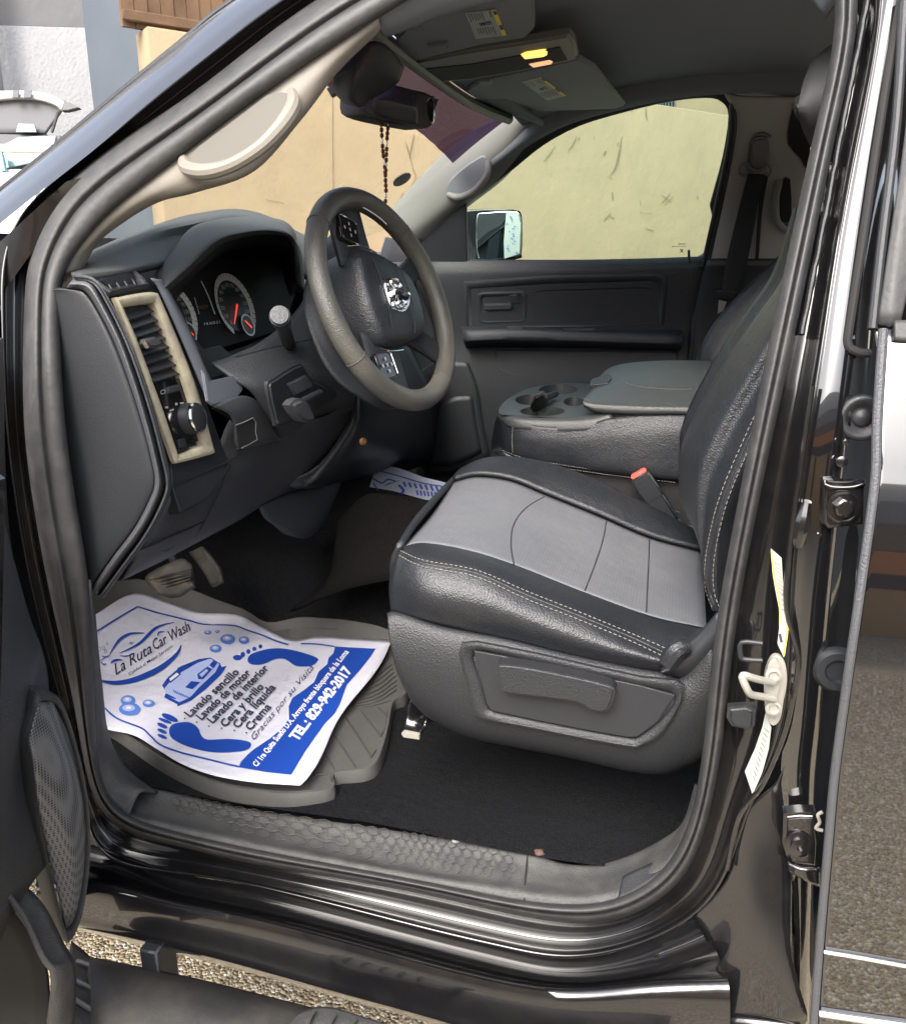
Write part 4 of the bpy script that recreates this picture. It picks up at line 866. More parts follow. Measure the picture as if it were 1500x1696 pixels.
# outer bezel plate (dark) with cream frame
bez_o = [(160,462),(205,448),(250,462),(268,480),(290,525),(312,580),(335,640),(352,690),(372,745),(385,775),(340,830),(300,850),(286,803),(283,754),(270,676),(252,606),(230,548),(196,492)]
plate('switch_bezel', [fq(a, b, -.012) for a, b in bez_o], 'plastd', DB, .02, .003)
cr_o = [(192,498),(196,492),(240,484),(258,485),(266,495),(300,575),(330,655),(352,735),(355,746),(350,752),(298,766),(290,765),(284,752),(262,690),(238,620),(214,552)]
cr_i = [(204,512),(207,508),(240,503),(252,502),(258,508),(284,575),(308,640),(334,728),(337,735),(334,738),(298,754),(294,753),(290,740),(270,680),(244,610),(224,558)]
cf = ringplate('switch_frame', [fq(a, b, .002) for a, b in cr_o], [fq(a, b, .0) for a, b in cr_i], 'cream', DB, .006, .003, nu=3)
plate('switch_panel', [fq(a, b, -.018) for a, b in [(196,500),(255,492),(348,740),(292,760)]], 'plastd', DB, .01, 0)
# vent blades
VB = []
for k in range(8):
    t = k/7.3; xl = 208+t*46; yl = 522+t*106; xr = 254+t*48; yr = 508+t*108
    if k == 3: pass
    a = fq(xl+2, yl+1, -.002); b = fq(xr, yr, -.002)
    bm = bmesh.new(); d = (b-a).normalized(); nrm = Vector((.55, 0, .83)); nrm = (nrm-d*nrm.dot(d)).normalized(); dep = d.cross(nrm)
    addbox(bm, (a+b)/2 - Vector((.010, 0, .0)), (b-a).length, .024, .0018, (d, dep, nrm)); bmesh.ops.recalc_face_normals(bm, faces=bm.faces)
    bmesh.ops.bevel(bm, geom=list(bm.edges), offset=.0006, segments=2, affect='EDGES')
    finish('vent_blade', bm, 'plast', DB)
bm = bmesh.new()
for k in range(4):
    a = fq(222+k*10, 520-k*2, -.020); b = fq(268+k*10, 625-k*2, -.020); addtube(bm, [a, b], .0014, 5)
finish('vent_fins', bm, 'plast', DB)
plate('vent_tab', [fq(a, b, .012) for a, b in [(244,560),(258,556),(268,564),(270,571),(258,576),(248,575),(243,568)]], 'plastg', DB, .012, .003)
plate('vent_tab_trim', [fq(a, b, .014) for a, b in [(239,563),(245,561),(252,573),(247,576)]], 'chrome', DB, .006, .001)
plate('switch_plate', [fq(a, b, -.006) for a, b in [(258,634),(300,625),(312,655),(335,728),(296,744)]], 'gloss', DB, .01, .001)
plate('dimmer_wheel', [fq(a, b, .0) for a, b in [(277,641),(297,636),(302,643),(300,647),(280,652)]], 'plast', DB, .01, .002)
kn_c = fq(311, 694, -.006)
kb = lathe('headlamp_knob', kn_c, fnv, [(.0245, 0), (.0235, .006), (.0205, .016), (.0205, .017)], 'plastd', DB, 48)
lathe('knob_ring', kn_c+fnv*.013, fnv, [(.0212, 0), (.0222, .002), (.0222, .005), (.0205, .007), (.0175, .0065)], 'chrome', kb, 48)
lathe('knob_face', kn_c+fnv*.017, fnv, [(.0185, 0), (.0185, .0035), (.0145, .0045), (0, .005)], 'plastd', kb, 48)
plate('lamp_button', [fq(a, b, -.003) for a, b in [(296,728),(307,725),(310,739),(299,742)]], 'plastd', DB, .004, .001)
bm = bmesh.new(); fl = lambda a, b: fq(a, b, -.0045)
addtext(bm, 'CHARGER', lab2((314,745), (20, -5), (-1, -4.4), fl), .02)
for pts, ww in [([(273,651),(273,646),(267,647),(267,652),(273,651)], 1), ([(303,640),(306,639)], 3), ([(276,673),(276,676)], 5), ([(281,680),(288,678)], 2.2), ([(292,667),(292,671)], 4), ([(298,668),(304,667)], 3), ([(309,667),(312,670)], 4), ([(301,735),(305,735)], 4)]: strip(bm, pts, ww, fl)
flatfinish('switch_symbols', bm, ['labelw'], DB)
# top defroster vent
tv = ringplate('top_vent_frame', [K(a, b, x) for a, b, x in [(150,461,-.76),(180,453,-.76),(222,447,-.76),(236,458,-.745),(248,472,-.735),(215,479,-.735),(182,485,-.735),(165,474,-.745)]], [K(a, b, x) for a, b, x in [(160,463,-.76),(182,457,-.76),(219,451,-.76),(230,460,-.745),(239,470,-.735),(214,475,-.735),(185,480,-.735),(172,472,-.745)]], 'plast', DB, .006, .002, nu=1)
plate('top_vent_well', [K(a, b, x) for a, b, x in [(158,463,-.77),(219,450,-.77),(240,471,-.745),(184,481,-.745)]], 'dark', DB, .004, 0)
bm = bmesh.new()
for k in range(5):
    x = 170+k*13; y = 462-k*2.7; addtube(bm, spline([K(x, y, -.762), K(x+9, y+8, -.752), K(x+15, y+17, -.738)], 4), .0012, 6)
finish('top_vent_fins', bm, 'plastg', DB)
# blue grey trim strip and small ledge
surf('trim_strip', [[fq(a, b, -.002) for a, b in [(250,462),(262,478),(282,520),(299,557),(322,610),(344,664)]], [fq(a, b, .003) for a, b in [(262,462),(274,480),(295,520),(314,557),(336,605),(352,650)]], [fq(a, b, -.006) for a, b in [(268,462),(280,480),(302,520),(320,557),(338,603),(356,640)]]], 'plastb', DB, nu=5, nv=3, thick=.004)
plate('trim_ledge', [fq(a, b, .030) for a, b in [(344,664),(336,612),(346,631),(396,620),(403,645),(394,657),(352,671)]], 'plastb', DB, .004, .0015)
surf('under_gauge_panel', [[fq(a, b, -.05) for a, b in [(322,560),(350,585),(400,575),(480,540)]], [fq(a, b, -.03) for a, b in [(330,590),(355,598),(410,592),(480,580)]], [fq(a, b, -.02) for a, b in [(345,630),(370,628),(420,625),(480,640)]]], 'plastc', DB, thick=.004)
plate('coin_pocket', [fq(a, b, -.018) for a, b in [(330,580),(368,571),(384,584),(393,617),(350,630),(340,620)]], 'plastd', DB, .01, .004)
# lower dash / knee panels: depth by x
L1 = lambda pts: [K(a, b, x) for a, b, x in pts]
surf('lower_dash', [L1([(287,803,-.70),(350,770,-.70),(380,700,-.70),(420,665,-.68),(470,690,-.66),(540,690,-.62),(600,640,-.60)]),
   L1([(280,830,-.70),(340,800,-.70),(400,770,-.69),(450,745,-.68),(510,745,-.66),(560,725,-.64),(612,700,-.62)]),
   L1([(262,860,-.71),(330,830,-.71),(390,815,-.71),(440,790,-.70),(500,785,-.69),(560,760,-.67),(625,720,-.65)]),
   L1([(235,915,-.73),(300,895,-.73),(360,868,-.73),(420,840,-.73),(480,810,-.73),(530,795,-.72),(610,740,-.70)]),
   L1([(205,958,-.76),(270,925,-.76),(330,893,-.76),(400,855,-.76),(440,832,-.76),(500,812,-.76),(600,760,-.76)]),
   L1([(200,962,-.85),(268,930,-.85),(330,897,-.85),(400,860,-.85),(440,836,-.85),(500,816,-.85),(600,766,-.85)])], 'plastc', DB, nu=5, nv=4, thick=.004)
surf('fuse_cover', [L1([(232,912,-.726),(280,893,-.726),(338,866,-.726)]), L1([(212,945,-.752),(262,925,-.752),(312,900,-.752)])], 'bev', DB, thick=.003)
tube('cover_gap', L1([(232,910,-.722),(285,888,-.722),(338,864,-.722),(326,884,-.735),(310,902,-.748)]), .0014, 'dark', DB, n=1)
tube('panel_seam', L1([(285,805,-.692),(330,785,-.692),(388,758,-.69),(393,740,-.69),(390,712,-.69),(380,692,-.69),(352,676,-.69)]), .0013, 'dark', DB, n=3)
tube('panel_seam', L1([(378,770,-.69),(365,810,-.70),(340,862,-.718),(322,890,-.735)]), .001, 'dark', DB, n=3)
bm = bmesh.new(); fz = lambda a, b: K(a, b, -.734)
strip(bm, [(268,905),(285,898),(288,905),(272,913),(268,905)], 1.6, fz); strip(bm, [(274,903),(281,912)], 1.4, fz); strip(bm, [(276,900),(278,914)], 1.2, fz)
flatfinish('release_symbol', bm, ['ink'], DB)
# knee block with torn opening
kbk = surf('knee_block', [L1([(352,672,-.675),(400,655,-.66),(430,668,-.66),(450,700,-.67)]), L1([(385,692,-.665),(415,680,-.655),(440,690,-.655),(456,720,-.66)]), L1([(392,745,-.675),(430,738,-.665),(455,730,-.66),(475,735,-.66)])], 'plastc', DB, thick=.004)
plate('torn_opening', L1([(391,705,-.638),(420,692,-.634),(424,700,-.634),(425,728,-.636),(400,743,-.641),(396,738,-.641)]), 'dark', DB, .002, 0)
tube('torn_edge', L1([(391,704,-.637),(402,700,-.636),(419,692,-.633),(424,700,-.633),(423,714,-.635),(426,728,-.635),(412,736,-.639),(400,742,-.640)]), .0008, 'greyt', DB, n=1)
# center stack side / tunnel trim to the right of knee panel
surf('center_stack', [L1([(585,650,-.60),(600,655,-.58),(640,650,-.62),(720,600,-.70),(760,560,-.75)]), L1([(575,700,-.62),(598,720,-.60),(640,740,-.62),(700,740,-.70),(735,740,-.75)]), L1([(530,770,-.66),(560,775,-.64),(600,770,-.64),(650,770,-.72),(700,770,-.78)]), L1([(470,800,-.72),(500,810,-.70),(560,800,-.70),(600,790,-.74),(640,790,-.8)])], 'plastd', DB, nu=5, nv=4, thick=.006)
surf('lower_cover', [L1([(432,838,-.745),(470,820,-.74),(520,800,-.73),(560,775,-.72)]), L1([(440,858,-.745),(480,850,-.73),(520,835,-.72),(565,800,-.72)]), L1([(455,872,-.75),(480,885,-.74),(515,885,-.73),(545,850,-.73)]), L1([(470,885,-.8),(485,888,-.78),(515,888,-.78),(540,860,-.78)])], 'plastc', DB, thick=.006)
tube('stack_edge', L1([(592,640,-.585),(588,690,-.605),(560,740,-.63),(520,790,-.66),(505,800,-.67)]), .006, 'plast', DB, n=5)
lathe('trim_screw', K(601, 731, -.588), Vector((.7, -.7, .1)), [(.0075, 0), (.0075, .002), (.004, .003), (.003, .0005), (0, .0005)], mat('brass_screw', (.5, .3, .12), .35, .8), DB, 20)
# passenger side of the dash
surf('passenger_dash', [L1([(640,392,-.92),(700,408,-.94),(730,430,-.92)]), L1([(632,420,-.88),(700,430,-.88),(742,470,-.86)]), L1([(620,470,-.84),(700,480,-.84),(750,530,-.82)]), L1([(620,540,-.83),(700,560,-.83),(762,600,-.82)]), L1([(600,640,-.86),(700,640,-.86),(770,680,-.86)])], 'plastf', DB, nu=5, nv=4, thick=.006)
tube('dash_trim_line', L1([(700,430,-.86),(725,465,-.84),(742,530,-.81),(748,560,-.81)]), .0022, 'beige', DB, n=4)
# ---- steering column
SWC = Y(641, 497, .40); wn2 = Vector((math.cos(R_(22))*math.cos(R_(11)), -math.sin(R_(11)), math.sin(R_(22)))).normalized()
SWC = SWC
col = surf('steering_column', [L1([(350,600,-.72),(380,590,-.70),(440,560,-.67),(500,500,-.66),(520,420,-.68)]), L1([(385,625,-.68),(420,620,-.66),(480,590,-.64),(530,540,-.62),(555,470,-.62)]), L1([(420,655,-.66),(450,650,-.64),(510,620,-.615),(560,590,-.60),(600,520,-.58)]), L1([(450,705,-.66),(475,690,-.64),(530,650,-.61),(590,640,-.58),(640,600,-.56)]), L1([(470,732,-.68),(500,715,-.66),(560,690,-.62),(600,670,-.60),(660,640,-.58)])], 'plastc', T, nu=5, nv=4, thick=.006)
L2 = lambda pts: [K(a, b, x+.022) for a, b, x in pts]
plate('column_recess', L2([(446,640,-.635),(455,628,-.635),(492,605,-.628),(505,606,-.625),(520,630,-.62),(560,650,-.61),(545,668,-.615),(470,705,-.635),(458,695,-.638)]), 'plastd', col, .01, .004, smooth_outline=2)
plate('brake_pedal_label', L2([(478,636,-.628),(508,620,-.622),(522,640,-.62),(490,655,-.626)]), 'bev', col, .004, .002)
plate('release_lever', L2([(484,672,-.60),(500,660,-.595),(514,668,-.59),(524,692,-.588),(518,700,-.59),(502,697,-.595)]), 'plast', col, .02, .006, smooth_outline=2)
tube('lever_arm', L2([(500,665,-.615),(520,655,-.61),(530,650,-.61)]), .006, 'plastd', col)
tube('column_seam', L1([(388,592,-.672),(440,578,-.65),(500,565,-.626),(527,560,-.615)]), .0011, 'dark', col)
# shroud behind the wheel
surf('column_shroud', [L1([(505,470,-.62),(520,420,-.62),(560,380,-.62),(600,380,-.60)]), L1([(502,500,-.60),(530,480,-.58),(580,450,-.57),(620,440,-.57)]), L1([(515,550,-.575),(550,560,-.55),(600,540,-.54),(650,520,-.53)]), L1([(545,610,-.545),(590,620,-.52),(640,600,-.50),(680,580,-.50)]), L1([(590,655,-.515),(630,672,-.49),(680,660,-.48),(710,640,-.48)]), L1([(600,662,-.54),(640,678,-.51),(690,670,-.50),(715,650,-.50)])], 'plast', col, nu=5, nv=4, thick=.006)
# stalk
st0 = K(480, 575, -.655); st1 = K(463, 522, -.575)
sax = (st1-st0).normalized()
sk2 = lathe('wiper_stalk', st0, sax, [(.018, -.005), (.017, .006), (.011, .012), (.011, (st1-st0).length-.03), (.0155, (st1-st0).length-.028), (.0155, (st1-st0).length-.004)], 'plastd', col, 28)
lathe('stalk_end', st0, sax, [(.0135, (st1-st0).length-.005), (.0145, (st1-st0).length), (.0135, (st1-st0).length+.004), (0, (st1-st0).length+.005)], 'bev', sk2, 28)
# ================================================================== STEERING WHEEL
SW = bpy.data.objects.new('steering_wheel', None); SW.empty_display_size = .05; COL.objects.link(SW); SW.parent = T; SW.matrix_parent_inverse = Matrix.Translation(-ROOTLOC[T.name])
su = Vector((0, 0, 1)); su = (su-wn2*su.dot(wn2)).normalized(); sr = su.cross(wn2); su, sr = (-sr*math.cos(R_(8))+su*math.sin(R_(8)), su*math.cos(R_(8))+sr*math.sin(R_(8)))  # sr: driver's right
WR = .171
W = lambda x, y, z=0: SWC + sr*x + su*y + wn2*z
N = 96
bm = bmesh.new(); addtube(bm, [W(WR*math.cos(2*math.pi*i/N), WR*math.sin(2*math.pi*i/N)) for i in range(N)], [.0163 + .0012*abs(math.cos(2*math.pi*i/N*1)) for i in range(N)], 18, True); bmesh.ops.recalc_face_normals(bm, faces=bm.faces)
finish('rim', bm, 'rim', SW)
for a in (52, 128, 218, 322): tube('rim_seam', [W((WR+.0174*math.cos(t))*math.cos(R_(a)), (WR+.0174*math.cos(t))*math.sin(R_(a)), .0174*math.sin(t)) for t in [i*math.pi/8 for i in range(16)]], .0009, 'plastg', SW, closed=True, n=1, seg=6)
# hub pad
def pad(outl, z0, z1, m, name, ins=.75):
    o3 = [W(x, y, z0) for x, y in outl]; i3 = [W(x*ins, y*ins, z1) for x, y in outl]; cen = [W(x*.3, y*.3, z1+.006) for x, y in outl]; b3 = [W(x, y, z0-.04) for x, y in outl]; c3 = [W(x*.001, y*.001, z1+.007) for x, y in outl]
    return surf(name, [b3, o3, [W(x*.93, y*.93, z0+(z1-z0)*.75) for x, y in outl], i3, cen, c3], m, SW, nu=4, nv=3, thick=0, cu=True, angle=60)
pad([(-.085, .03), (-.075, .065), (-.03, .08), (.03, .08), (.075, .065), (.085, .03), (.075, -.03), (.05, -.085), (.0, -.098), (-.05, -.085), (-.075, -.03)], -.025, .016, 'leather', 'airbag_pad')
for (ya, yb) in ((.036, .02), (-.03, -.045)): tube('pad_crease', [W(-.06, ya, .0165), W(-.035, ya*1.1, .0225), W(0, ya*1.15, .0245), W(.035, ya*1.1, .0225), W(.06, ya, .0165)], .0011, 'dark', SW)
def spoke(p, wd0, wd1, nm='spoke'):
    rows = []
    n = len(p)
    for s in (-1, -.85, .85, 1):
        r = []
        for i, (x, y, z) in enumerate(p):
            wd = wd0+(wd1-wd0)*i/(n-1); dx, dy = (p[min(i+1, n-1)][0]-p[max(i-1, 0)][0], p[min(i+1, n-1)][1]-p[max(i-1, 0)][1]); L = math.hypot(dx, dy)
            r.append(W(x-dy/L*wd*s, y+dx/L*wd*s, z-(.012 if abs(s) == 1 else 0)))
        rows.append(r)
    return surf(nm, rows, 'plastd', SW, nu=4, nv=2, thick=.008)
spoke([(-.06, .03, -.01), (-.11, .035, -.008), (-.168, .04, -.002)], .048, .042)
spoke([(.06, .03, -.01), (.11, .035, -.008), (.168, .04, -.002)], .048, .042)
spoke([(-.035, -.07, -.025), (-.06, -.11, -.012), (-.09, -.15, -.002)], .022, .02)
spoke([(.035, -.07, -.025), (.06, -.11, -.012), (.09, -.15, -.002)], .022, .02)
def buttons(cx, cy, a, sx, sy):
    ca, sa = math.cos(a), math.sin(a); q = lambda x, y, z: W(cx+x*ca-y*sa, cy+x*sa+y*ca, z)
    o = plate('button_pad', [q(x*sx, y*sy, -.002) for x, y in ((-1, -.8), (-.8, -1), (.8, -1), (1, -.8), (1, .8), (.8, 1), (-.8, 1), (-1, .8))], 'gloss', SW, .01, .002)
    bm = bmesh.new(); addtube(bm, [q(x*sx*.93, y*sy*.93, -.0005) for x, y in ((-1, -.8), (-.8, -1), (.8, -1), (1, -.8), (1, .8), (.8, 1), (-.8, 1), (-1, .8))], .0009, 6, True)
    finish('button_trim', bm, 'chrome', o)
    bm = bmesh.new()
    for x, y, s in ((-.45, 0, '–'), (.45, 0, '+'), (0, .55, '▴'), (0, -.55, '▾'), (0, 0, '•')):
        c = (x*sx, y*sy); k = .0028
        bm.faces.new([bm.verts.new(q(c[0]+dx*k, c[1]+dy*k*.6, .0004)) for dx, dy in ((-1, -1), (1, -1), (1, 1), (-1, 1))])
    flatfinish('button_symbols', bm, ['labelw'], o)
buttons(-.112, .052, R_(8), .022, .024); buttons(.112, .052, R_(-8), .022, .024)
# ram head badge
bz = .025
W0 = W; W = lambda x, y, z=0: W0(x*1.15, y*1.15, z)
em = plate('emblem', [W(x, y, bz) for x, y in [(-.022, .026), (-.01, .03), (.01, .03), (.022, .026), (.024, .0), (.016, -.018), (0, -.03), (-.016, -.018), (-.024, 0)]], 'chrome', SW, .005, .002, smooth_outline=2)
bm = bmesh.new()
addtube(bm, spline([W(-.004, .012, bz+.003), W(-.016, .018, bz+.004), (W(-.021, .004, bz+.004)), W(-.013, -.006, bz+.004), W(-.011, .004, bz+.004)], 5), .0024, 8)
addtube(bm, spline([W(.004, .012, bz+.003), W(.016, .018, bz+.004), (W(.021, .004, bz+.004)), W(.013, -.006, bz+.004), W(.011, .004, bz+.004)], 5), .0024, 8)
addtube(bm, spline([W(0, .018, bz+.003), W(0, .004, bz+.006), W(0, -.014, bz+.005), W(0, -.024, bz+.002)], 5), [.0035+.0015*math.sin(i*.2) for i in range(16)], 8)
finish('emblem_relief', bm, 'chrome', em)
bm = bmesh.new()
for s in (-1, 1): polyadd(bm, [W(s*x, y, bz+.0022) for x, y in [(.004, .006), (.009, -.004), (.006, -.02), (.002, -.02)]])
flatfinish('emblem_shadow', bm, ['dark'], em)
W = W0
tube('spoke_trim', [W(.082, .07, -.002), W(.088, .03, 0), W(.084, -.01, -.002)], .0014, 'chrome', SW); tube('spoke_trim', [W(.152, .075, .004), W(.158, .03, .006), W(.150, -.03, .004), W(.14, -.06, .002)], .0018, 'chrome', SW)
tube('spoke_trim', [W(-.082, .07, -.002), W(-.088, .03, 0), W(-.084, -.01, -.002)], .0014, 'chrome', SW)
# ================================================================== PEDALS
BPD = surf('brake_pedal', [[Y(a, b, .42) for a, b in [(262,940),(300,925),(318,935)]], [Y(a, b, .40) for a, b in [(240,958),(285,945),(322,962)]], [Y(a, b, .385) for a, b in [(262,985),(292,990),(316,965)]]], 'pedal', T, thick=.012)
for k in range(4):
    t = .2+k*.2; a = Y(240+(262-240)*t+4, 958+27*t-3, .398).lerp(Y(300, 925, .42), 0); b = Y(318-2*t, 938+26*t, .392); tube('pedal_rib', [a, (a+b)/2+Vector((0, -.006, .002)), b], .0022, 'pedal', BPD, seg=6)
tube('pedal_arm', [Y(290,935,.44), Y(270,880,.5), Y(260,820,.56)], .008, 'plastd', T)
surf('gas_pedal', [[Y(a, b, .56) for a, b in [(312,915),(334,905)]], [Y(a, b, .54) for a, b in [(335,945),(362,940)]], [Y(a, b, .52) for a, b in [(350,972),(366,962)]]], 'pedal', T, thick=.01)
# ================================================================== DRIVER SEAT
ST_ = bpy.data.objects.new('driver_seat', None); COL.objects.link(ST_); ST_.parent = T; ST_.matrix_parent_inverse = Matrix.Translation(-ROOTLOC[T.name])
rowsN = [
 [(647,1013),(644,965),(655,922),(668,908),(667,905)],
 [(700,1030),(702,985),(700,935),(712,912),(704,899)],
 [(780,1049),(790,1003),(788,952),(795,928),(774,911)],
 [(860,1066),(870,1028),(872,988),(880,965),(851,935)],
 [(947,1087),(955,1058),(960,1023),(972,1003),(968,981)],
 [(1040,1106),(1045,1083),(1045,1058),(1064,1040),(1077,1020)],
 [(1098,1114),(1118,1100),(1112,1086),(1150,1062),(1168,1040)]]
yN = [.105, .092, .115, .15, .205]
yk = [[.12,.125,.14,.16,.19], yN, yN, yN, yN, yN, yN]
nb = surf('seat_bolster', [[Y(r[k][0], r[k][1], yk[i][k]) for k in range(5)] for i, r in enumerate(rowsN)], 'leather', ST_, nu=6, nv=6, thick=.01, angle=80)
nearE = [(667,905),(704,899),(774,911),(851,935),(968,981),(1077,1020),(1170,1042)]
farE = [(752,798),(790,790),(845,797),(903,820),(990,855),(1077,892),(1165,915)]
yF = .50
def mid(t, sag=0): return [Y(a, b, .205).lerp(Y(c, d, yF), t)+Vector((0, 0, sag)) for (a, b), (c, d) in zip(nearE, farE)]
ins = surf('seat_insert', [[Y(a, b, .205) for a, b in nearE], mid(.2, -.004), mid(.5, -.008), mid(.8, -.004), [Y(c, d, yF) for c, d in farE]], 'fabric', ST_, nu=6, nv=5, thick=.02, angle=80)
fcr = [(768,786),(808,768),(865,768),(925,781),(990,806),(1060,840),(1165,896)]
surf('seat_bolster', [[Y(a, b, yF) for a, b in farE], [Y((a*.45+c*.55), (b*.45+d*.55)-4, .535) for (a, b), (c, d) in zip(farE, fcr)], [Y(a, b, .575) for a, b in fcr], [Y(a, b, .60)+Vector((0, 0, -.05)) for a, b in fcr], [Y(a, b, .60)+Vector((0, 0, -.13)) for a, b in fcr]], 'leather', ST_, nu=6, nv=5, thick=.01, angle=80)
# front of cushion
fe = [Y(667,905,.19), Y(700,855,.30), Y(752,798,.50), Y(768,786,.575)]
surf('seat_front', [fe, [p+Vector((-.012, 0, -.04)) for p in fe], [p+Vector((.0, 0, -.13)) for p in fe]], 'leather', ST_, thick=.01)
box('seat_frame', (-.16, .36, .80), (.42, .42, .10), 'dark', ST_, .01)
# seams
SBV = bvh(nb, ins)
NB1 = [(661,920),(700,938),(788,955),(872,992),(960,1027),(1045,1062),(1100,1088)]; NB2 = [(663,912),(702,928),(788,944),(872,979),(960,1014),(1045,1049),(1105,1075)]
stitches('stitching', onpix(SBV, NB1, .0005), ST_, pre=True); stitches('stitching', onpix(SBV, NB2, .0005), ST_, pre=True)
tube('seam_piping', onpix(SBV, [(a, (b+d)/2) for (a, b), (c, d) in zip(NB1, NB2)], .0), .0014, 'leather', ST_, n=1)
stitches('stitching', [Y(a, b, .57) for a, b in [(768,788),(790,776),(820,768)]], ST_)
for L in ([(851,936),(846,905),(850,870),(870,842),(902,822)], [(968,979),(985,935),(998,895),(1004,863)], [(1070,1015),(1072,970),(1074,930),(1075,893)]):
    tube('insert_seam', onpix(SBV, L, -.0002), .0011, 'plastd', ST_, n=1, seg=6)
# side shield
shT = [(641,1018),(660,1018),(730,1040),(838,1062),(947,1088),(1055,1110),(1100,1116),(1130,1122),(1175,1060)]
shM = [(645,1060),(668,1075),(745,1095),(838,1120),(947,1140),(1055,1160),(1110,1160),(1150,1150),(1185,1120)]
shL = [(658,1115),(685,1140),(755,1175),(838,1195),(947,1215),(1055,1232),(1105,1225),(1150,1205),(1185,1190)]
shB = [(680,1160),(710,1187),(770,1216),(850,1233),(947,1252),(1040,1273),(1100,1276),(1148,1258),(1180,1240)]
SS = surf('side_shield', [[Y(a, b, .13) for a, b in shT], [Y(a, b, .098) for a, b in shT], [Y(a, b, .082) for a, b in shM], [Y(a, b, .085) for a, b in shL], [Y(a, b, .105) for a, b in shB], [Y(a+6, b+6, .15) for a, b in shB]], 'plasts', ST_, nu=5, nv=5, thick=.005)
pin_ = [(784,1078),(860,1092),(960,1115),(1060,1136),(1118,1152),(1090,1196),(1056,1221),(1040,1222),(960,1208),(860,1188),(815,1178),(806,1168),(796,1130)]
pou_ = [(764,1066),(860,1078),(960,1100),(1060,1122),(1134,1137),(1100,1212),(1062,1236),(1040,1238),(960,1224),(860,1204),(800,1192),(784,1178),(772,1130)]
ringplate('shield_rim', [Y(a, b, .076) for a, b in pou_], [Y(a, b, .080) for a, b in pin_], 'plasts', ST_, .006, .003, nu=3)
plate('shield_panel', [Y(a, b, .0755) for a, b in pin_], 'plastd', ST_, .01, .0015)
plate('adjust_lever', [Y(a, b, .052) for a, b in [(822,1108),(832,1102),(880,1108),(950,1122),(1000,1134),(1014,1140),(1018,1150),(1008,1176),(996,1182),(975,1178),(955,1166),(900,1158),(838,1150),(827,1140)]], 'plasts', ST_, .03, .010, seg=5, smooth_outline=3)
surf('recliner_cover', [[Y(a, b, .10) for a, b in [(1092,1106),(1110,1085),(1150,1055),(1190,1010)]], [Y(a, b, .09) for a, b in [(1096,1114),(1128,1105),(1160,1080),(1200,1040)]], [Y(a, b, .10) for a, b in [(1105,1118),(1140,1125),(1180,1110),(1220,1090)]]], 'plastd', ST_, thick=.01)
tube('recliner_tab', [Y(1105,1100,.085), Y(1120,1078,.085), Y(1140,1070,.09)], [.012, .014, .010], 'leather', ST_)
surf('seat_track', [[Y(a, b, .16) for a, b in [(664,1215),(690,1220),(700,1200)]], [Y(a, b, .17) for a, b in [(672,1190),(690,1195),(710,1190)]], [Y(a, b, .2) for a, b in [(680,1160),(700,1175),(730,1190)]]], 'paint', ST_, thick=.006)
plate('track_bolt', [Y(a, b, .155) for a, b in [(664,1216),(668,1212),(694,1217),(694,1226),(668,1222)]], 'steel', ST_, .006, .001)
# backrest
bk_f = [(1340,330),(1300,452),(1250,527),(1199,600),(1169,651),(1145,697),(1126,747),(1124,798),(1130,836),(1161,896),(1180,960)]
bk_c = [(1400,340),(1345,480),(1300,560),(1262,630),(1222,700),(1193,757),(1176,800),(1169,850),(1166,900),(1166,950),(1178,1010)]
bk_s = [(1460,400),(1400,520),(1350,600),(1300,680),(1262,745),(1232,800),(1212,845),(1200,890),(1196,940),(1196,980),(1200,1015)]
bkr = surf('backrest', [[Y(a+20, b+0, .42) for a, b in bk_f], [Y(a, b, .30) for a, b in bk_f], [Y(a*.75+c*.25, b*.75+d*.25, .215) for (a, b), (c, d) in zip(bk_f, bk_c)], [Y(a*.4+c*.6, b*.4+d*.6, .15) for (a, b), (c, d) in zip(bk_f, bk_c)], [Y(a, b, .14) for a, b in bk_c], [Y(a*.5+c*.5, b*.5+d*.5, .098) for (a, b), (c, d) in zip(bk_c, bk_s)], [Y(a, b, .10) for a, b in bk_s], [Y(a+60, b, .16) for a, b in bk_s]], 'leather', ST_, nu=5, nv=5, thick=.01, angle=80)
bf = [Y(a, b, .42) for a, b in bk_f]
surf('backrest_insert', [bf, [p+Vector((.02, .13, 0)) for p in bf], [p+Vector((0, .2, 0)) for p in bf]], 'leather', ST_, thick=.02)
BBV = bvh(bkr); SL = [(1300,590),(1262,662),(1228,735),(1200,800),(1182,854),(1168,925),(1168,975),(1180,1010)]
stitches('stitching', onpix(BBV, SL, .0006), ST_, pre=True); stitches('stitching', onpix(BBV, [(a+14, b+4) for a, b in SL], .0006), ST_, pre=True)
tube('seam_piping', onpix(BBV, [(a+7, b+2) for a, b in SL], .0), .0013, 'plastd', ST_, n=1)
hr_ = surf('headrest', [[Y(a, b, y) for a, b in P] for P, y in (([(1345,95),(1400,60),(1460,60),(1500,100)], .30), ([(1326,150),(1400,120),(1470,120),(1500,160)], .24), ([(1324,200),(1400,190),(1470,190),(1500,220)], .24), ([(1345,250),(1400,262),(1460,262),(1500,260)], .30))], 'hrest', ST_, thick=.05)
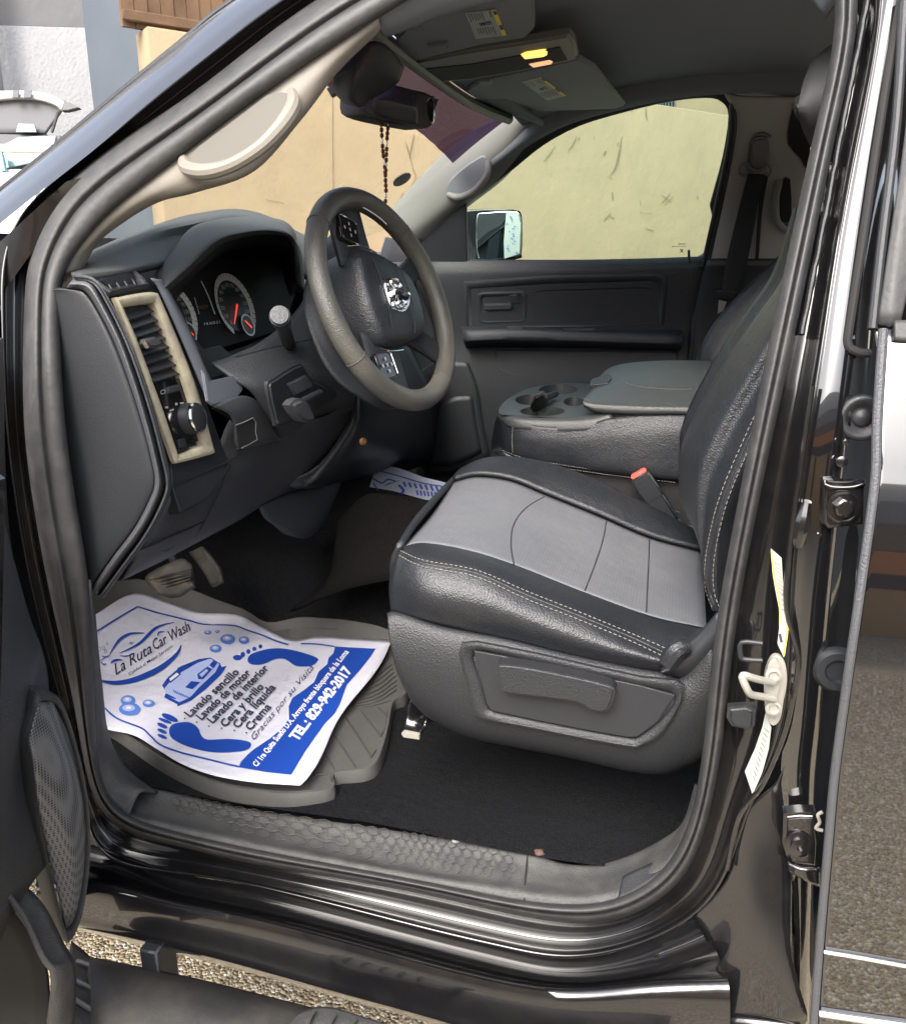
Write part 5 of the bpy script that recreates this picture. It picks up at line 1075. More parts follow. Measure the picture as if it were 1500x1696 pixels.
# buckle
bo, bt = Y(1110, 865, .64), Y(1058, 785, .63)
bax = (bt-bo).normalized(); bx = Vector((0, 1, 0)).cross(bax).normalized(); bw = bax.cross(bx)
BK = box('belt_buckle', (bo+bt)/2, (.036, .022, (bt-bo).length), 'plastd', ST_, .004, (bx, bw, bax))
box('release_button', bt+bax*.001, (.031, .017, .008), 'red', BK, .002, (bx, bw, bax))
box('buckle_cap', bo.lerp(bt, .72), (.0385, .0245, .05), 'plastd', BK, .003, (bx, bw, bax))
surf('buckle_strap', [[Y(1096,862,.63), Y(1120,890,.62), Y(1150,915,.60)], [Y(1126,856,.64), Y(1140,880,.62), Y(1165,905,.60)]], 'belt', BK, thick=.004)
# ================================================================== CENTRE CONSOLE
CC = surf('center_console', [[Y(a, b, y) for a, b, y in r] for r in [
  [(812,745,.80),(823,690,.72),(850,700,.655),(950,708,.65),(1010,692,.655),(1100,682,.66),(1190,680,.66),(1300,678,.66)],
  [(812,748,.80),(824,712,.72),(848,724,.652),(950,735,.645),(1010,728,.645),(1100,722,.645),(1190,720,.65),(1300,720,.66)],
  [(815,750,.80),(826,738,.72),(850,750,.655),(950,768,.65),(1010,776,.645),(1100,785,.645),(1190,790,.65),(1300,800,.66)],
  [(820,752,.82),(832,748,.74),(856,758,.665),(950,778,.66),(1010,786,.66),(1100,795,.66),(1190,802,.66),(1300,812,.67)]]], 'leather', T, nu=5, nv=5, thick=.01, angle=80)
stitches('stitching', [Y(a, b, .652) for a, b in [(832,746),(875,760),(991,779),(1118,794)]], CC, L=.0035, gap=.0022); stitches('stitching', [Y(a, b, .655) for a, b in [(834,750),(875,765),(991,784),(1118,799)]], CC, L=.0035, gap=.0022)
stitches('stitching', [Y(a, b, .650) for a, b in [(849,707),(848,728),(849,752)]], CC, L=.003, gap=.001)
# lower cushion between seats
surf('console_base', [[Y(a, b, .67) for a, b in [(830,752),(875,766),(991,786),(1118,800),(1220,812)]], [Y(a, b, .68) for a, b in [(890,785),(930,795),(1010,815),(1118,838),(1220,850)]], [Y(a, b, .66) for a, b in [(960,830),(1000,850),(1050,870),(1130,890),(1220,900)]]], 'leather', CC, thick=.01)
stitches('stitching', [Y(a, b, .672) for a, b in [(980,802),(1040,815),(1125,832)]], CC, L=.0035, gap=.0022); stitches('stitching', [Y(a, b, .668) for a, b in [(1000,820),(1050,830),(1125,848)]], CC, L=.0035, gap=.0022)
box('console_core', (.06, .82, .93), (.66, .30, .2), 'dark', CC, .01)
# tray with cup holders
tz = Y(836, 690, .68).z
tnear = [(826,700,.70),(848,707,.652),(900,713,.648),(952,713,.648),(991,709,.65),(1014,690,.655)]
TR = surf('cup_tray', [[Y(a, b, y) for a, b, y in [(827,703,.70),(848,708,.652),(900,714,.648),(952,714,.648),(991,710,.65),(1014,692,.655)]], [Y(a, b, y) for a, b, y in [(823,690,.71),(845,694,.655),(900,698,.652),(952,698,.652),(985,694,.655),(1010,684,.66)]], [Y(a, b, y) for a, b, y in [(826,684,.72),(848,686,.67),(900,690,.665),(952,690,.665),(980,686,.67),(1005,676,.68)]]], 'leatherg', CC, nu=5, nv=3, thick=.004)
tpz = Y(900, 690, .665).z
tpn = Vector((0, 0, 1))
tq = lambda a, b, o=0: Z(a, b, tpz+o)
tout_ = [tq(a, b) for a, b in [(826,684),(850,688),(900,691),(952,691),(985,686),(1010,675),(985,650),(978,637),(945,634),(906,637),(875,643),(850,655),(832,668)]]
# top with holes: build as ngon with boolean-free approach: holes cut by bridging via triangle fill
def holed(name, outer, holes, m, parent, z, depth):
    bm = bmesh.new(); es = []
    def loop(pts):
        vs = [bm.verts.new(p) for p in pts]
        for i in range(len(vs)): es.append(bm.edges.new((vs[i], vs[(i+1) % len(vs)])))
        return vs
    loop(outer); H_ = [loop(h) for h in holes]
    bmesh.ops.triangle_fill(bm, use_beauty=True, use_dissolve=False, edges=es, normal=(0, 0, 1))
    for h in H_:
        lo = [bm.verts.new(v.co+Vector((0, 0, -depth))) for v in h]; c = sum((v.co for v in lo), Vector())/len(lo)
        for i in range(len(h)): bm.faces.new((h[i], h[(i+1) % len(h)], lo[(i+1) % len(h)], lo[i]))
        bm.faces.new(lo)
    bmesh.ops.recalc_face_normals(bm, faces=bm.faces)
    return finish(name, bm, m, parent, angle=40)
cup = lambda px, py, r: [tq(px, py)+Vector((r*math.cos(t), r*math.sin(t), 0)) for t in [i*math.pi/14 for i in range(28)]]
def oval(px, py, rx, ry, n=28): return [tq(px+rx*math.cos(2*math.pi*i/n), py+ry*math.sin(2*math.pi*i/n)) for i in range(n)]
# two pairs of cup wells and a small round well
holed('tray_top', spline(tout_, 3, True), [oval(880, 662, 27, 9), oval(924, 645, 32, 8.5), oval(898, 681, 37, 8.0), oval(950, 665, 17, 7.5)], 'leatherg', CC, tpz, .05)
plate('cup_divider', [tq(877, 677, .004), tq(885, 659, .03), tq(897, 655, .034), tq(905, 663, .03), tq(906, 672, .01), tq(903, 682, .0), tq(880, 682, -.01)], 'plastd', CC, .012, .003)
tube('cup_clip', [tq(897,664,.014), tq(908,657,.014), tq(920,652,.012)], [.010, .008, .007], 'plastd', CC)
# lid
lid_t = [(985,632),(1006,612),(1041,603),(1107,599),(1200,600),(1300,602)]
lid_m = [(972,652),(990,636),(1035,628),(1107,624),(1200,624),(1300,628)]
lid_n = [(966,662),(990,664),(1050,666),(1110,667),(1165,667),(1300,668)]
lid_b = [(966,672),(990,682),(1050,686),(1110,686),(1165,687),(1300,690)]
surf('armrest_lid', [[Y(a, b, .97) for a, b in [(990,628),(1008,610),(1043,601),(1109,597),(1200,598),(1300,600)]], [Y(a, b, .94) for a, b in lid_t], [Y(a, b, .78) for a, b in lid_m], [Y(a, b, .665) for a, b in lid_n], [Y(a, b, .648) for a, b in [(966,668),(990,673),(1050,676),(1110,677),(1165,678),(1300,680)]], [Y(a, b, .652) for a, b in lid_b], [Y(a, b+2, .68) for a, b in lid_b]], 'leatherg', CC, nu=6, nv=4, thick=.006, angle=80)
stitches('stitching', [Y(a, b, .662) for a, b in [(967,660),(990,667),(1050,669),(1110,669),(1165,670)]], CC, L=.003, gap=.002)
stitches('stitching', [Y(a, b, y)+Vector((0, 0, .001)) for a, b, y in [(1034,610,.93),(1028,622,.86),(1036,634,.76),(1060,641,.73),(1110,645,.71),(1175,645,.70)]], CC, L=.003, gap=.003, r=.0005)
plate('lid_latch', [Y(a, b, y) for a, b, y in [(978,627,.80),(1010,617,.83),(1014,626,.79),(1008,634,.76),(976,637,.76)]], 'plastd', CC, .01, .003)
# ================================================================== PASSENGER SEAT
PS = surf('passenger_seat', [[Y(a, b, 1.02) for a, b in [(1150,640),(1157,585),(1175,545),(1203,508),(1250,460),(1300,413),(1380,340)]], [Y(a, b, 1.0) for a, b in [(1185,640),(1192,600),(1215,560),(1248,518),(1290,470),(1330,440),(1420,380)]], [Y(a, b, 1.02) for a, b in [(1260,660),(1270,620),(1290,580),(1320,540),(1350,500),(1390,470),(1460,420)]]], 'leather', T, nu=5, nv=5, thick=.12, angle=80)
stitches('stitching', [Y(a, b, .998) for a, b in [(1188,610),(1200,585),(1225,550),(1262,503),(1300,463)]], PS); 
box('seat_cushion', (-.1, 1.22, .82), (.5, .44, .14), 'leather', PS, .03)
# ================================================================== RUNNING BOARD
rz = .40
RB = surf('running_board', [[Z(a, b, rz-.03) for a, b in [(150,1585),(330,1622),(560,1680),(800,1740),(1100,1800)]], [Z(a, b, rz) for a, b in [(150,1600),(330,1640),(560,1695),(800,1755),(1100,1820)]], [Z(a, b, rz+.005) for a, b in [(150,1640),(330,1680),(560,1735),(800,1800),(1100,1870)]], [Z(a, b, rz-.02) for a, b in [(150,1720),(330,1760),(560,1830),(800,1900),(1100,1980)]]], 'board', T, nu=5, nv=4, thick=.02)
surf('step_pad', [[Z(a, b, rz+.012) for a, b in [(478,1696),(500,1676),(545,1668),(620,1690),(720,1716)]], [Z(a, b, rz+.02) for a, b in [(470,1712),(500,1700),(545,1696),(620,1712),(720,1740)]], [Z(a, b, rz+.016) for a, b in [(470,1760),(500,1765),(545,1770),(620,1785),(720,1810)]]], 'plastg', RB, thick=.01)
bm = bmesh.new()
for k in range(5): addtube(bm, spline([Z(520+k*34, 1676+k*7, rz+.022), Z(512+k*34, 1690+k*7, rz+.026), Z(506+k*34, 1712+k*7, rz+.026)], 4), .003, 6)
finish('pad_rib', bm, 'matd', RB)
box('board_bracket', Y(265, 1600, -.07)+Vector((0, 0, -.02)), (.03, .05, .14), 'plastd', RB, .004)
# ================================================================== OPEN DRIVER DOOR
def dq(px, py, y): return Y(px, py, y)
OD = surf('driver_door', [[dq(a, b, -.34) for a, b in [(-60,820),(-60,1000),(-60,1200),(-60,1400),(-60,1700)]], [dq(a, b, -.26) for a, b in [(-10,850),(-5,1000),(20,1180),(15,1330),(30,1500)]], [dq(a, b, -.15) for a, b in [(2,860),(30,1000),(62,1075),(62,1150),(100,1420)]], [dq(a, b, -.11) for a, b in [(8,870),(45,1010),(72,1085),(80,1150),(120,1500)]], [dq(a, b, -.06) for a, b in [(10,880),(48,1020),(76,1100),(84,1180),(110,1480)]]], 'plast', T, nu=5, nv=5, thick=.01)
ringplate('speaker_bezel', [dq(a, b, y) for a, b, y in [(60,1148,-.20),(84,1146,-.175),(104,1165,-.155),(122,1215,-.145),(140,1290,-.14),(148,1360,-.14),(148,1430,-.145),(135,1520,-.155),(110,1562,-.165),(88,1500,-.185),(70,1420,-.20),(50,1330,-.22),(40,1260,-.225),(32,1220,-.225),(44,1180,-.21)]], [dq(a, b, y) for a, b, y in [(66,1164,-.20),(84,1162,-.175),(100,1178,-.158),(117,1225,-.148),(135,1295,-.143),(143,1360,-.143),(142,1430,-.148),(130,1508,-.158),(112,1545,-.168),(95,1490,-.185),(78,1410,-.20),(62,1325,-.22),(54,1255,-.225),(48,1225,-.225),(56,1188,-.21)]], 'plast', OD, .02, .003, nu=3)
surf('speaker_grille', [[dq(a, b, y) for a, b, y in [(66,1164,-.198),(50,1222,-.222),(56,1260,-.222),(63,1330,-.217),(80,1415,-.197),(110,1540,-.165)]], [dq(a, b, y) for a, b, y in [(80,1162,-.180),(85,1215,-.188),(95,1265,-.188),(105,1330,-.184),(118,1415,-.176),(122,1525,-.16)]], [dq(a, b, y) for a, b, y in [(88,1162,-.17),(117,1225,-.145),(132,1280,-.140),(143,1350,-.140),(142,1430,-.145),(130,1508,-.155)]]], 'grille', OD, nu=5, nv=5, thick=.003)
surf('door_pocket', [[dq(a, b, -.27) for a, b in [(-40,1445),(0,1463),(40,1510),(70,1575),(90,1620),(78,1700)]], [dq(a, b, -.255) for a, b in [(-40,1455),(2,1473),(50,1525),(85,1590),(104,1610),(100,1720)]], [dq(a, b, -.22) for a, b in [(-30,1420),(20,1450),(70,1495),(105,1560),(126,1610),(122,1720)]]], 'plastg', OD, nu=6, nv=3, thick=.006)
surf('pocket_inside', [[dq(a, b, -.25) for a, b in [(-60,1450),(0,1480),(40,1530),(75,1610),(80,1720)]], [dq(a, b, -.24) for a, b in [(-160,1500),(-100,1550),(-60,1600),(-40,1650),(-30,1740)]]], 'dark', OD, thick=.004)
surf('door_lower_trim', [[dq(a, b, -.20) for a, b in [(118,1560),(126,1600),(122,1720)]], [dq(a, b, -.17) for a, b in [(128,1580),(160,1620),(160,1720)]], [dq(a, b, -.16) for a, b in [(140,1600),(192,1650),(200,1665)]]], 'plastg', OD, thick=.004) if False else None
surf('step_end', [[Z(a, b, .36) for a, b in [(118,1558),(150,1585),(190,1628),(200,1655),(185,1700)]], [Z(a, b, .365) for a, b in [(110,1600),(140,1625),(165,1660),(170,1680),(160,1720)]], [Z(a, b, .36) for a, b in [(90,1660),(110,1680),(130,1700),(140,1730),(140,1760)]]], 'board', RB, thick=.02)
bm = bmesh.new()
for a, b, c, d in ((128,1592,152,1600), (122,1622,180,1650), (120,1652,165,1680)): addtube(bm, [Z(a, b, .372), Z(c, d, .372)], .004, 6)
finish('step_ribs', bm, 'bev', RB)
plate('door_shell', [dq(a, b, -.4) for a, b in [(-400,600),(-80,820),(-80,1750),(-400,1750)]], 'paint', OD, .06, .01)
surf('door_hinge_cover', [[dq(a, b, -.05) for a, b in [(5,560),(14,860),(48,1050),(70,1120)]], [dq(a, b, -.09) for a, b in [(-20,580),(2,870),(30,1040),(62,1110)]]], 'plastd', OD, thick=.004)
# ================================================================== REAR-VIEW MIRROR
RM = plate('rearview_mirror', [Y(a, b, y) for a, b, y in [(596,176,0.500),(600,140,0.500),(615,138,0.500),(690,148,0.570),(718,156,0.600),(724,166,0.600),(722,200,0.600),(712,212,0.600),(690,210,0.570),(640,200,0.520),(606,190,0.500)]], 'dasht', T, .05, .008, back=Vector((-.04, .01, .0)), smooth_outline=2)
plate('mirror_glass', [Y(a, b, 0.582) for a, b in [(708,164),(716,162),(719,175),(718,200),(712,203),(707,185)]], 'mirror', RM, .003, .001, smooth_outline=2)
surf('mirror_back', [[Y(a, b, 0.520) for a, b in [(620,140),(650,140),(690,150)]], [Y(a, b, 0.485) for a, b in [(618,165),(650,168),(690,178)]], [Y(a, b, 0.520) for a, b in [(615,188),(650,198),(690,206)]]], 'bev', RM, thick=.004)
surf('sensor_cover', [[Y(a, b, y) for a, b, y in [(560,110,0.400),(605,70,0.380),(640,75,0.400),(670,110,0.460)]], [Y(a, b, y) for a, b, y in [(552,132,0.400),(590,110,0.380),(625,110,0.400),(660,135,0.460)]], [Y(a, b, y) for a, b, y in [(556,156,0.440),(580,160,0.400),(600,150,0.420),(640,150,0.480)]], [Y(a, b, y) for a, b, y in [(572,172,0.460),(592,178,0.440),(602,175,0.440),(615,165,0.480)]]], 'plast', RM, nu=5, nv=4, thick=.01)
plate('mirror_mount', [Y(a, b, 0.450) for a, b in [(540,146),(556,136),(560,152),(548,160)]], 'greyt', RM, .01, .002)
# ================================================================== ROSARY (hangs: own thing)
ROS = empty('rosary', Y(638, 200, .53), 'brown bead rosary with silver links hanging from the rear-view mirror', 'rosary')
def beads(path, step=.0075):
    P = spline([Y(a, b, .53) for a, b in path], 14); bm = bmesh.new(); b2 = bmesh.new(); acc = 0; k = 0
    for a, b in zip(P[:-1], P[1:]):
        acc += (b-a).length
        if acc >= step:
            acc = 0; k += 1; d = (b-a).normalized()
            if k % 4 == 0: addlathe(b2, a, d, [(.0006, -.0035), (.002, -.002), (.002, .002), (.0006, .0035)], 8)
            else: addlathe(bm, a, d, [(.001, -.0042), (.0031, -.0026), (.0034, 0), (.0031, .0026), (.001, .0042)], 10)
    bmesh.ops.recalc_face_normals(bm, faces=bm.faces); finish('bead_strand', bm, 'bead', ROS); addtube(b2, P, .0007, 5); finish('silver_links', b2, 'silver', ROS)
beads([(631,198),(632,220),(634,250),(637,275),(638,290)]); beads([(643,205),(641,225),(640,250),(639,275),(638,292)]); beads([(638,292),(639,315),(638,340),(639,362),(639,372)])
# ================================================================== MAT, PAPERS
FM = empty('floor_mat', H(450, 1150), 'grey ribbed rubber floor mat on the driver side carpet, one edge torn', 'floor mat')
mo = [(120,1190),(178,1212),(210,1232),(270,1272),(350,1308),(430,1324),(490,1328),(553,1318),(555,1293),(602,1287),(626,1273),(638,1242),(646,1210),(654,1170),(674,1158),(680,1120),(670,1075),(644,1048),(590,1034),(530,1028),(490,1028),(442,1036),(400,1012),(330,985),(275,972),(200,965),(120,1000)]
mp = spline([H(a, b, .012) for a, b in mo], 3, True)
bm = bmesh.new(); cm = sum(mp, Vector())/len(mp); rings = []
inn = lambda p, t, dz: (lambda q: Vector((q.x, q.y, floorz(q.x, q.y)+dz)))(p.lerp(cm, t))
for t, dz in ((0, -.003), (0, .014), (.012, .024), (.03, .024), (.045, .012), (.3, .011), (.6, .011), (.97, .011)): rings.append([bm.verts.new(inn(p, t, dz)) for p in mp])
for A, Bq in zip(rings[:-1], rings[1:]):
    for i in range(len(A)): bm.faces.new((A[i], A[(i+1) % len(A)], Bq[(i+1) % len(A)], Bq[i]))
bm.faces.new(rings[-1]); bmesh.ops.recalc_face_normals(bm, faces=bm.faces)
finish('mat_body', bm, 'mat_', FM, angle=60)
bm = bmesh.new(); t1 = lambda x, y: (400+x/5.77, 1040+y/5.77)
for L in [[(1000,860),(1240,1240)], [(1140,790),(1330,1040)], [(1310,760),(1400,850)], [(880,1020),(1110,1370)], [(780,1180),(910,1390)], [(670,1340),(710,1410)], [(1080,740),(1300,700),(1480,590)], [(1090,715),(1300,665),(1480,545)], [(1100,690),(1300,630),(1480,500)], [(1105,650),(1300,590),(1470,460)], [(1110,610),(1300,545),(1450,425)], [(1120,575),(1300,500),(1440,385)], [(1130,540),(1300,450),(1430,350)], [(1150,500),(1300,400),(1400,290)], [(1170,470),(1300,370),(1400,260)], [(1160,750),(1260,740),(1440,690)], [(700,1410),(830,1395)], [(900,1385),(1030,1365)], [(1110,1370),(1200,1330)], [(1235,1240),(1280,1170)], [(1325,1040),(1370,960)], [(1390,850),(1450,760)]]:
    addtube(bm, [H(*t1(a, b), .0135) for a, b in ([(L[0][0]+(L[-1][0]-L[0][0])*k/8, L[0][1]+(L[-1][1]-L[0][1])*k/8) for k in range(9)] if len(L) == 2 else [tuple(v)[:2] for v in spline([Vector((a, b, 0)) for a, b in L], 6)])], .0014, 6)
for a0, b0, a1, b1 in [(500,1046,640,1060),(500,1040,560,1042)]: addtube(bm, [H(a0, b0, .013), H(a1, b1, .013)], .0012, 5)
finish('mat_rib', bm, 'matd', FM)
# --- driver paper
PPR = empty('paper_floor_mat', H(400, 1150, .02), 'large blue printed car wash paper lying on the driver side rubber mat', 'paper mat')
WV = .004; pdz = .036
pf = lambda o: (lambda a, b: H(a, b, pdz+o, WV))
top_ = [(100,1050),(155,1020),(222,983),(286,1001),(330,1015),(390,1018),(434,1038),(482,1060),(530,1054),(590,1058),(648,1062)]
bot_ = [(100,1165),(140,1192),(178,1208),(222,1218),(262,1242),(300,1265),(345,1282),(386,1291),(430,1297),(462,1299),(497,1301)]
base = pf(0)
rows = [[base(a+(c-a)*t+ (6*math.sin(t*9)*(i/10) if 0 < t < 1 else 0), b+(d-b)*t) for i, ((a, b), (c, d)) in enumerate(zip(top_, bot_))] for t in [k/24 for k in range(25)]]
surf('sheet', rows, 'paper', PPR, nu=5, nv=2, thick=.0004, angle=80)
q1 = lambda x, y: (130+x/2.5, 850+y/2.5)
bm = bmesh.new(); p1 = pf(.0016); p2 = pf(.0030); p3 = pf(.0040)
def pstrip(pts, w_, f=p1, mi=0, n=1):
    strip(bm, [q1(*p) for p in pts], w_, f, mi)
pstrip([(30,515),(70,492),(130,455),(190,418),(245,387)], 2.6); pstrip([(245,387),(320,410),(400,430),(460,445),(520,460),(640,465),(700,485),(760,505),(820,530),(870,545)], 2.4); pstrip([(920,540),(990,542),(1060,552)], 2)
pstrip([(60,770),(100,800),(160,850),(260,890),(300,925),(340,960),(420,990),(500,1010),(580,1030),(664,1050)], 2.6)
def ppoly(pts, mi, f=p1, sm=3, sub=True):
    P = [q1(*p) for p in pts]
    P = [tuple(v)[:2] for v in spline([Vector((a, b, 0)) for a, b in P], sm, True)] if sm else P
    b2 = bmesh.new(); b2.faces.new([b2.verts.new((a, b, 0)) for a, b in P]); bmesh.ops.triangulate(b2, faces=b2.faces)
    for _ in range(4):
        le = [e for e in b2.edges if e.calc_length() > 14]
        if not le: break
        bmesh.ops.subdivide_edges(b2, edges=le, cuts=1); bmesh.ops.triangulate(b2, faces=[x for x in b2.faces if len(x.verts) > 3])
    mp_ = {v: bm.verts.new(f(v.co.x, v.co.y)) for v in b2.verts}
    for x in b2.faces:
        try: bm.faces.new([mp_[v] for v in x.verts]).material_index = mi
        except ValueError: pass
    b2.free()
foot = [(1062,552),(1120,556),(1230,561),(1200,605),(1160,655),(1110,710),(1082,790),(1060,830),(1020,870),(980,925),(935,990),(905,1040),(880,1083),(780,1072),(664,1052),(672,1030),(700,1000),(730,975),(790,935),(840,895),(872,850),(870,800),(885,765),(930,735),(975,700),(995,655),(1030,625),(1035,600),(1055,580)]
# straight sides: keep unsmoothed
ppoly(foot, 0, p1, 0)
# soles
ppoly([(700,610),(712,585),(760,568),(802,560),(860,562),(930,578),(985,598),(990,612),(960,633),(900,632),(868,612),(845,602),(810,605),(765,625),(715,626)], 0)
for x, y, a, b in ((658,598,24,14), (680,585,12,14), (703,573,11,13), (728,562,11,11), (753,552,10,11)): ppoly([(x+a*math.cos(t*math.pi/6)*.8, y+b*math.sin(t*math.pi/6)*.8) for t in range(12)], 0, p1, 1)
ppoly([(375,905),(385,878),(425,866),(465,868),(495,890),(508,920),(535,938),(620,935),(700,945),(714,962),(690,982),(620,990),(540,988),(450,965),(390,935)], 0)
for x, y, a, b in ((378,847,34,14), (358,860,28,8), (347,880,22,10), (346,903,20,9), (347,925,20,8)): ppoly([(x+a*math.cos(t*math.pi/6)+b*.2*math.sin(t*math.pi/6), y+a*.35*math.cos(t*math.pi/6)+b*math.sin(t*math.pi/6)) for t in range(12)], 0, p1, 1)
for x, y, a, b in ((535,494,15,8), (575,490,9,6), (618,522,31,21), (685,526,22,16), (568,561,25,17), (205,776,31,22), (212,812,45,27), (290,788,25,16)):
    ppoly([(x+a*math.cos(t*math.pi/8), y+b*math.sin(t*math.pi/8)) for t in range(16)], 1, p1, 1)
    ppoly([(x-a*.1+a*.6*math.cos(t*math.pi/8), y-b*.2+b*.5*math.sin(t*math.pi/8)) for t in range(16)], 2, p2, 1); ppoly([(x-a*.1+a*.25*math.cos(t*math.pi/8), y-b*.25+b*.22*math.sin(t*math.pi/8)) for t in range(16)], 3, p3, 1)
# logo crescent and car swooshes (crop 2 scale 6 coordinates)
q2 = lambda x, y: (150+x/6.0, 980+y/6.0)
def s2(pts, w_, mi=0, f=p2): strip(bm, [q2(*p) for p in pts], w_, f, mi)
s2([(60,870),(150,895),(260,905),(400,885),(540,835),(680,765),(790,685),(870,600),(900,530)], (1.2, 9))
s2([(190,620),(240,540),(290,475),(360,430),(430,412),(535,412)], (1, 4.5)); s2([(285,612),(400,560),(500,500),(570,430),(640,365),(720,330),(830,305)], (.8, 4.5)); s2([(200,715),(225,690),(270,678),(320,680)], (1, 4)); s2([(665,440),(680,405),(735,397)], (.8, 2.6)); s2([(290,635),(360,640),(450,610)], (.5, 2)); s2([(100,695),(130,725),(155,715)], 1.5); s2([(90,690),(190,625)], 1.2); s2([(110,640),(180,650)], 1.2)
s2([(400,485),(405,530)], .6); s2([(380,520),(430,500)], .6); s2([(385,500),(420,525)], .6)
for cx, cy, r in ((130,560,14), (150,590,12), (165,520,9), (85,570,16)): s2([(cx+r*math.cos(t*math.pi/4), cy+r*1.3*math.sin(t*math.pi/4)) for t in range(9)], .6, 4)
# van
def pp2(pts, mi, f, sm=0): ppoly([((q2(*p)[0]-130)*2.5, (q2(*p)[1]-850)*2.5) for p in pts], mi, f, sm)
pp2([(710,930),(770,850),(900,740),(1000,700),(1070,670),(1190,655),(1290,715),(1300,750),(1355,735),(1290,830),(1150,960),(1000,1080),(865,1140),(860,1120),(730,1050),(750,1000)], 0, p1)
pp2([(735,960),(800,880),(900,800),(1060,710),(1190,665),(1280,720),(1240,800),(1080,950),(990,1050),(880,1100),(750,1030)], 2, p2)
pp2([(760,870),(860,790),(900,820),(790,910)], 0, p3); pp2([(780,868),(855,805),(880,822),(795,890)], 3, pf(.0050)); pp2([(860,760),(1000,710),(960,760),(880,805)], 0, p3)
pp2([(1060,820),(1160,745),(1210,770),(1120,870),(1070,870)], 0, p3); pp2([(1080,825),(1150,770),(1170,785),(1105,850)], 2, pf(.0050)); pp2([(1180,730),(1220,685),(1260,710),(1220,765)], 0, p3); pp2([(940,950),(1000,890),(1090,900),(1010,970)], 0, p3); pp2([(750,1010),(850,1060),(840,1070),(745,1030)], 0, p3)
for k in range(9): s2([(820+k*20, 975+k*9), (840+k*20, 1010+k*8)], 1, 0, p3)
# lettering
def pt(s, o, e, upv, bold=.02, shear=0, mi=0, f=p2, q=q1): 
    a = q(*o); b = q(*e); sc_ = 1/2.5 if q is q1 else 1/6.0
    addtext(bm, s, lab2(a, (b[0]-a[0], b[1]-a[1]), (upv[0]*sc_, upv[1]*sc_), f), bold, shear, .08 if len(s) > 3 else None, matidx=mi)
pt('Lavado sencillo', (462,846), (668,660), (-27,-20), .026, mi=4); pt('Lavado de motor', (510,858), (716,663), (-27,-20), .026, mi=4); pt('Lavado de interior', (556,872), (790,643), (-27,-20), .026, mi=4)
pt('Cera y brillo', (608,888), (770,720), (-27,-20), .026, mi=4); pt('Cera líquida', (660,893), (818,722), (-27,-20), .026, mi=4); pt('Crema', (712,902), (800,803), (-27,-20), .026, mi=4)
for x, y in ((440,850), (490,866), (540,882), (592,891), (645,900), (695,909)): ppoly([(x+4*math.cos(t), y+3.5*math.sin(t)) for t in range(6)], 4, p2, 0)
pt('Gracias por su Visita', (728,940), (976,640), (-20,-15), -.004, .35, mi=4)
pt('C/ 1ra Quita Sueño D.A. Arroyo frente bloquera de la Loma', (738,1052), (1120,575), (-20,-13), .03, mi=3); pt('TEL.: 829-942-2017', (905,945), (1134,650), (-36,-20), .045, mi=3)
pt('La Ruta', (250,830), (620,600), (-45,-95), .004, .4, mi=4, q=q2); pt('Car Wash', (640,580), (1000,380), (-45,-95), .006, .3, mi=4, q=q2)
pt('Calidad al Mejor Servicio', (385,835), (820,550), (-14,-26), .004, mi=4, q=q2)
flatfinish('print', bm, ['blue', 'blue2', 'blue3', 'white', 'ink'], PPR)
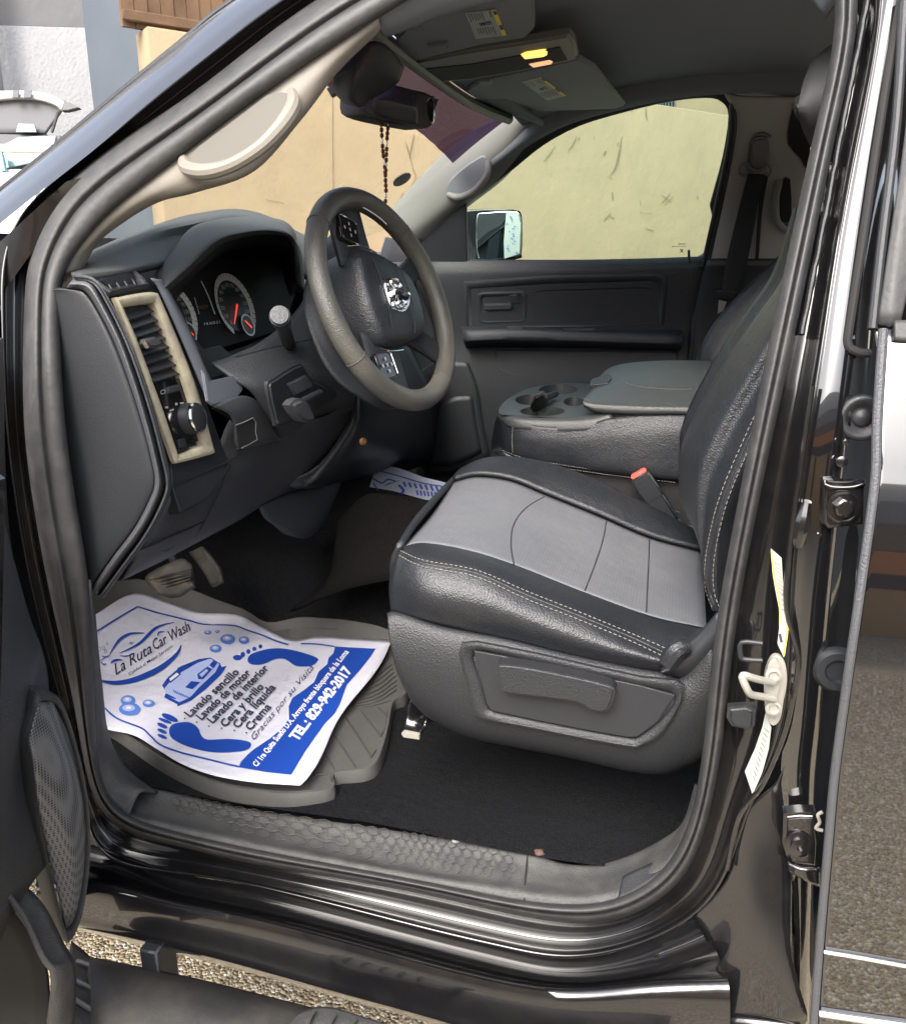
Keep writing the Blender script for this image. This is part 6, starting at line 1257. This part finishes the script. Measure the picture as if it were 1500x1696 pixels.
# --- passenger paper
P2 = empty('paper_floor_mat', Y(690, 800, 1.05), 'white and blue printed paper in the passenger footwell beyond the seat', 'paper mat')
pa = lambda a, b, o=0: H(a, b, .02+o) if False else Y(a, b, 1.06-o)
pl0, pl1, pl2_ = Y(620,770,1.12), Y(750,800,1.05), Y(615,800,.98)
pnn = (pl1-pl0).cross(pl2_-pl0).normalized()
if pnn.dot(C-pl0) < 0: pnn = -pnn
pa = lambda a, b, o=0: PL(a, b, pl0+pnn*o, pnn)
plate('sheet', [pa(a, b) for a, b in [(612,806),(624,768),(660,775),(700,790),(760,805),(800,820),(780,850),(700,826),(650,812)]], 'paper', P2, .001, 0)
bm = bmesh.new(); pb = lambda a, b: pa(a, b, .001)
strip(bm, [(618,776),(640,783),(660,788),(700,800),(750,808)], 2, pb); strip(bm, [(617,792),(632,800),(642,794),(655,797)], 2.4, pb); strip(bm, [(618,800),(626,812)], 2, pb)
for x in range(668, 745, 9): strip(bm, [(x, 798+(x-668)*.13), (x+4, 806+(x-668)*.16)], 3.5, pb)
for x in range(690, 750, 6): strip(bm, [(x, 812+(x-690)*.1), (x+2, 820+(x-690)*.1)], 3, pb)
strip(bm, [(660,803),(668,812),(664,818)], 4, pb)
for k in range(5): strip(bm, [(636+k*4, 806-k*2), (644+k*4, 800-k*1)], .8, pb, 1)
flatfinish('print', bm, ['blue', 'ink'], P2)
# passenger rubber floor behind paper
surf('passenger_toe_panel', [[Y(a, b, 1.2) for a, b in [(600,770),(650,750),(720,760),(820,800)]], [Y(a, b, 1.1) for a, b in [(590,830),(650,820),(720,830),(820,850)]]], 'matd', T, thick=.01) if False else None
# crumbs on carpet
for px, py, s, nm, lb_, m_ in ((756, 1393, .006, 'crumb', 'small pale crumb on the black carpet behind the sill plate', 'labelw'), (894, 1413, .007, 'dried_leaf', 'small reddish scrap of dried leaf at the inner edge of the sill', 'scrap'), (960, 1348, .0016, 'paper_speck', 'tiny yellow speck on the carpet under the driver seat', 'labelw')):
    c = Y(px, py, .088 if nm != 'paper_speck' else .2)+Vector((0, -.004, .004)); bm = bmesh.new()
    bmesh.ops.create_icosphere(bm, subdivisions=2, radius=s)
    for v in bm.verts: v.co = Vector((v.co.x*random.uniform(.7, 1.3), v.co.y*random.uniform(.7, 1.3), v.co.z*.45*random.uniform(.7, 1.4))) + c
    tag(finish(nm, bm, m_, None), lb_, 'scrap' if nm != 'crumb' else 'crumb')
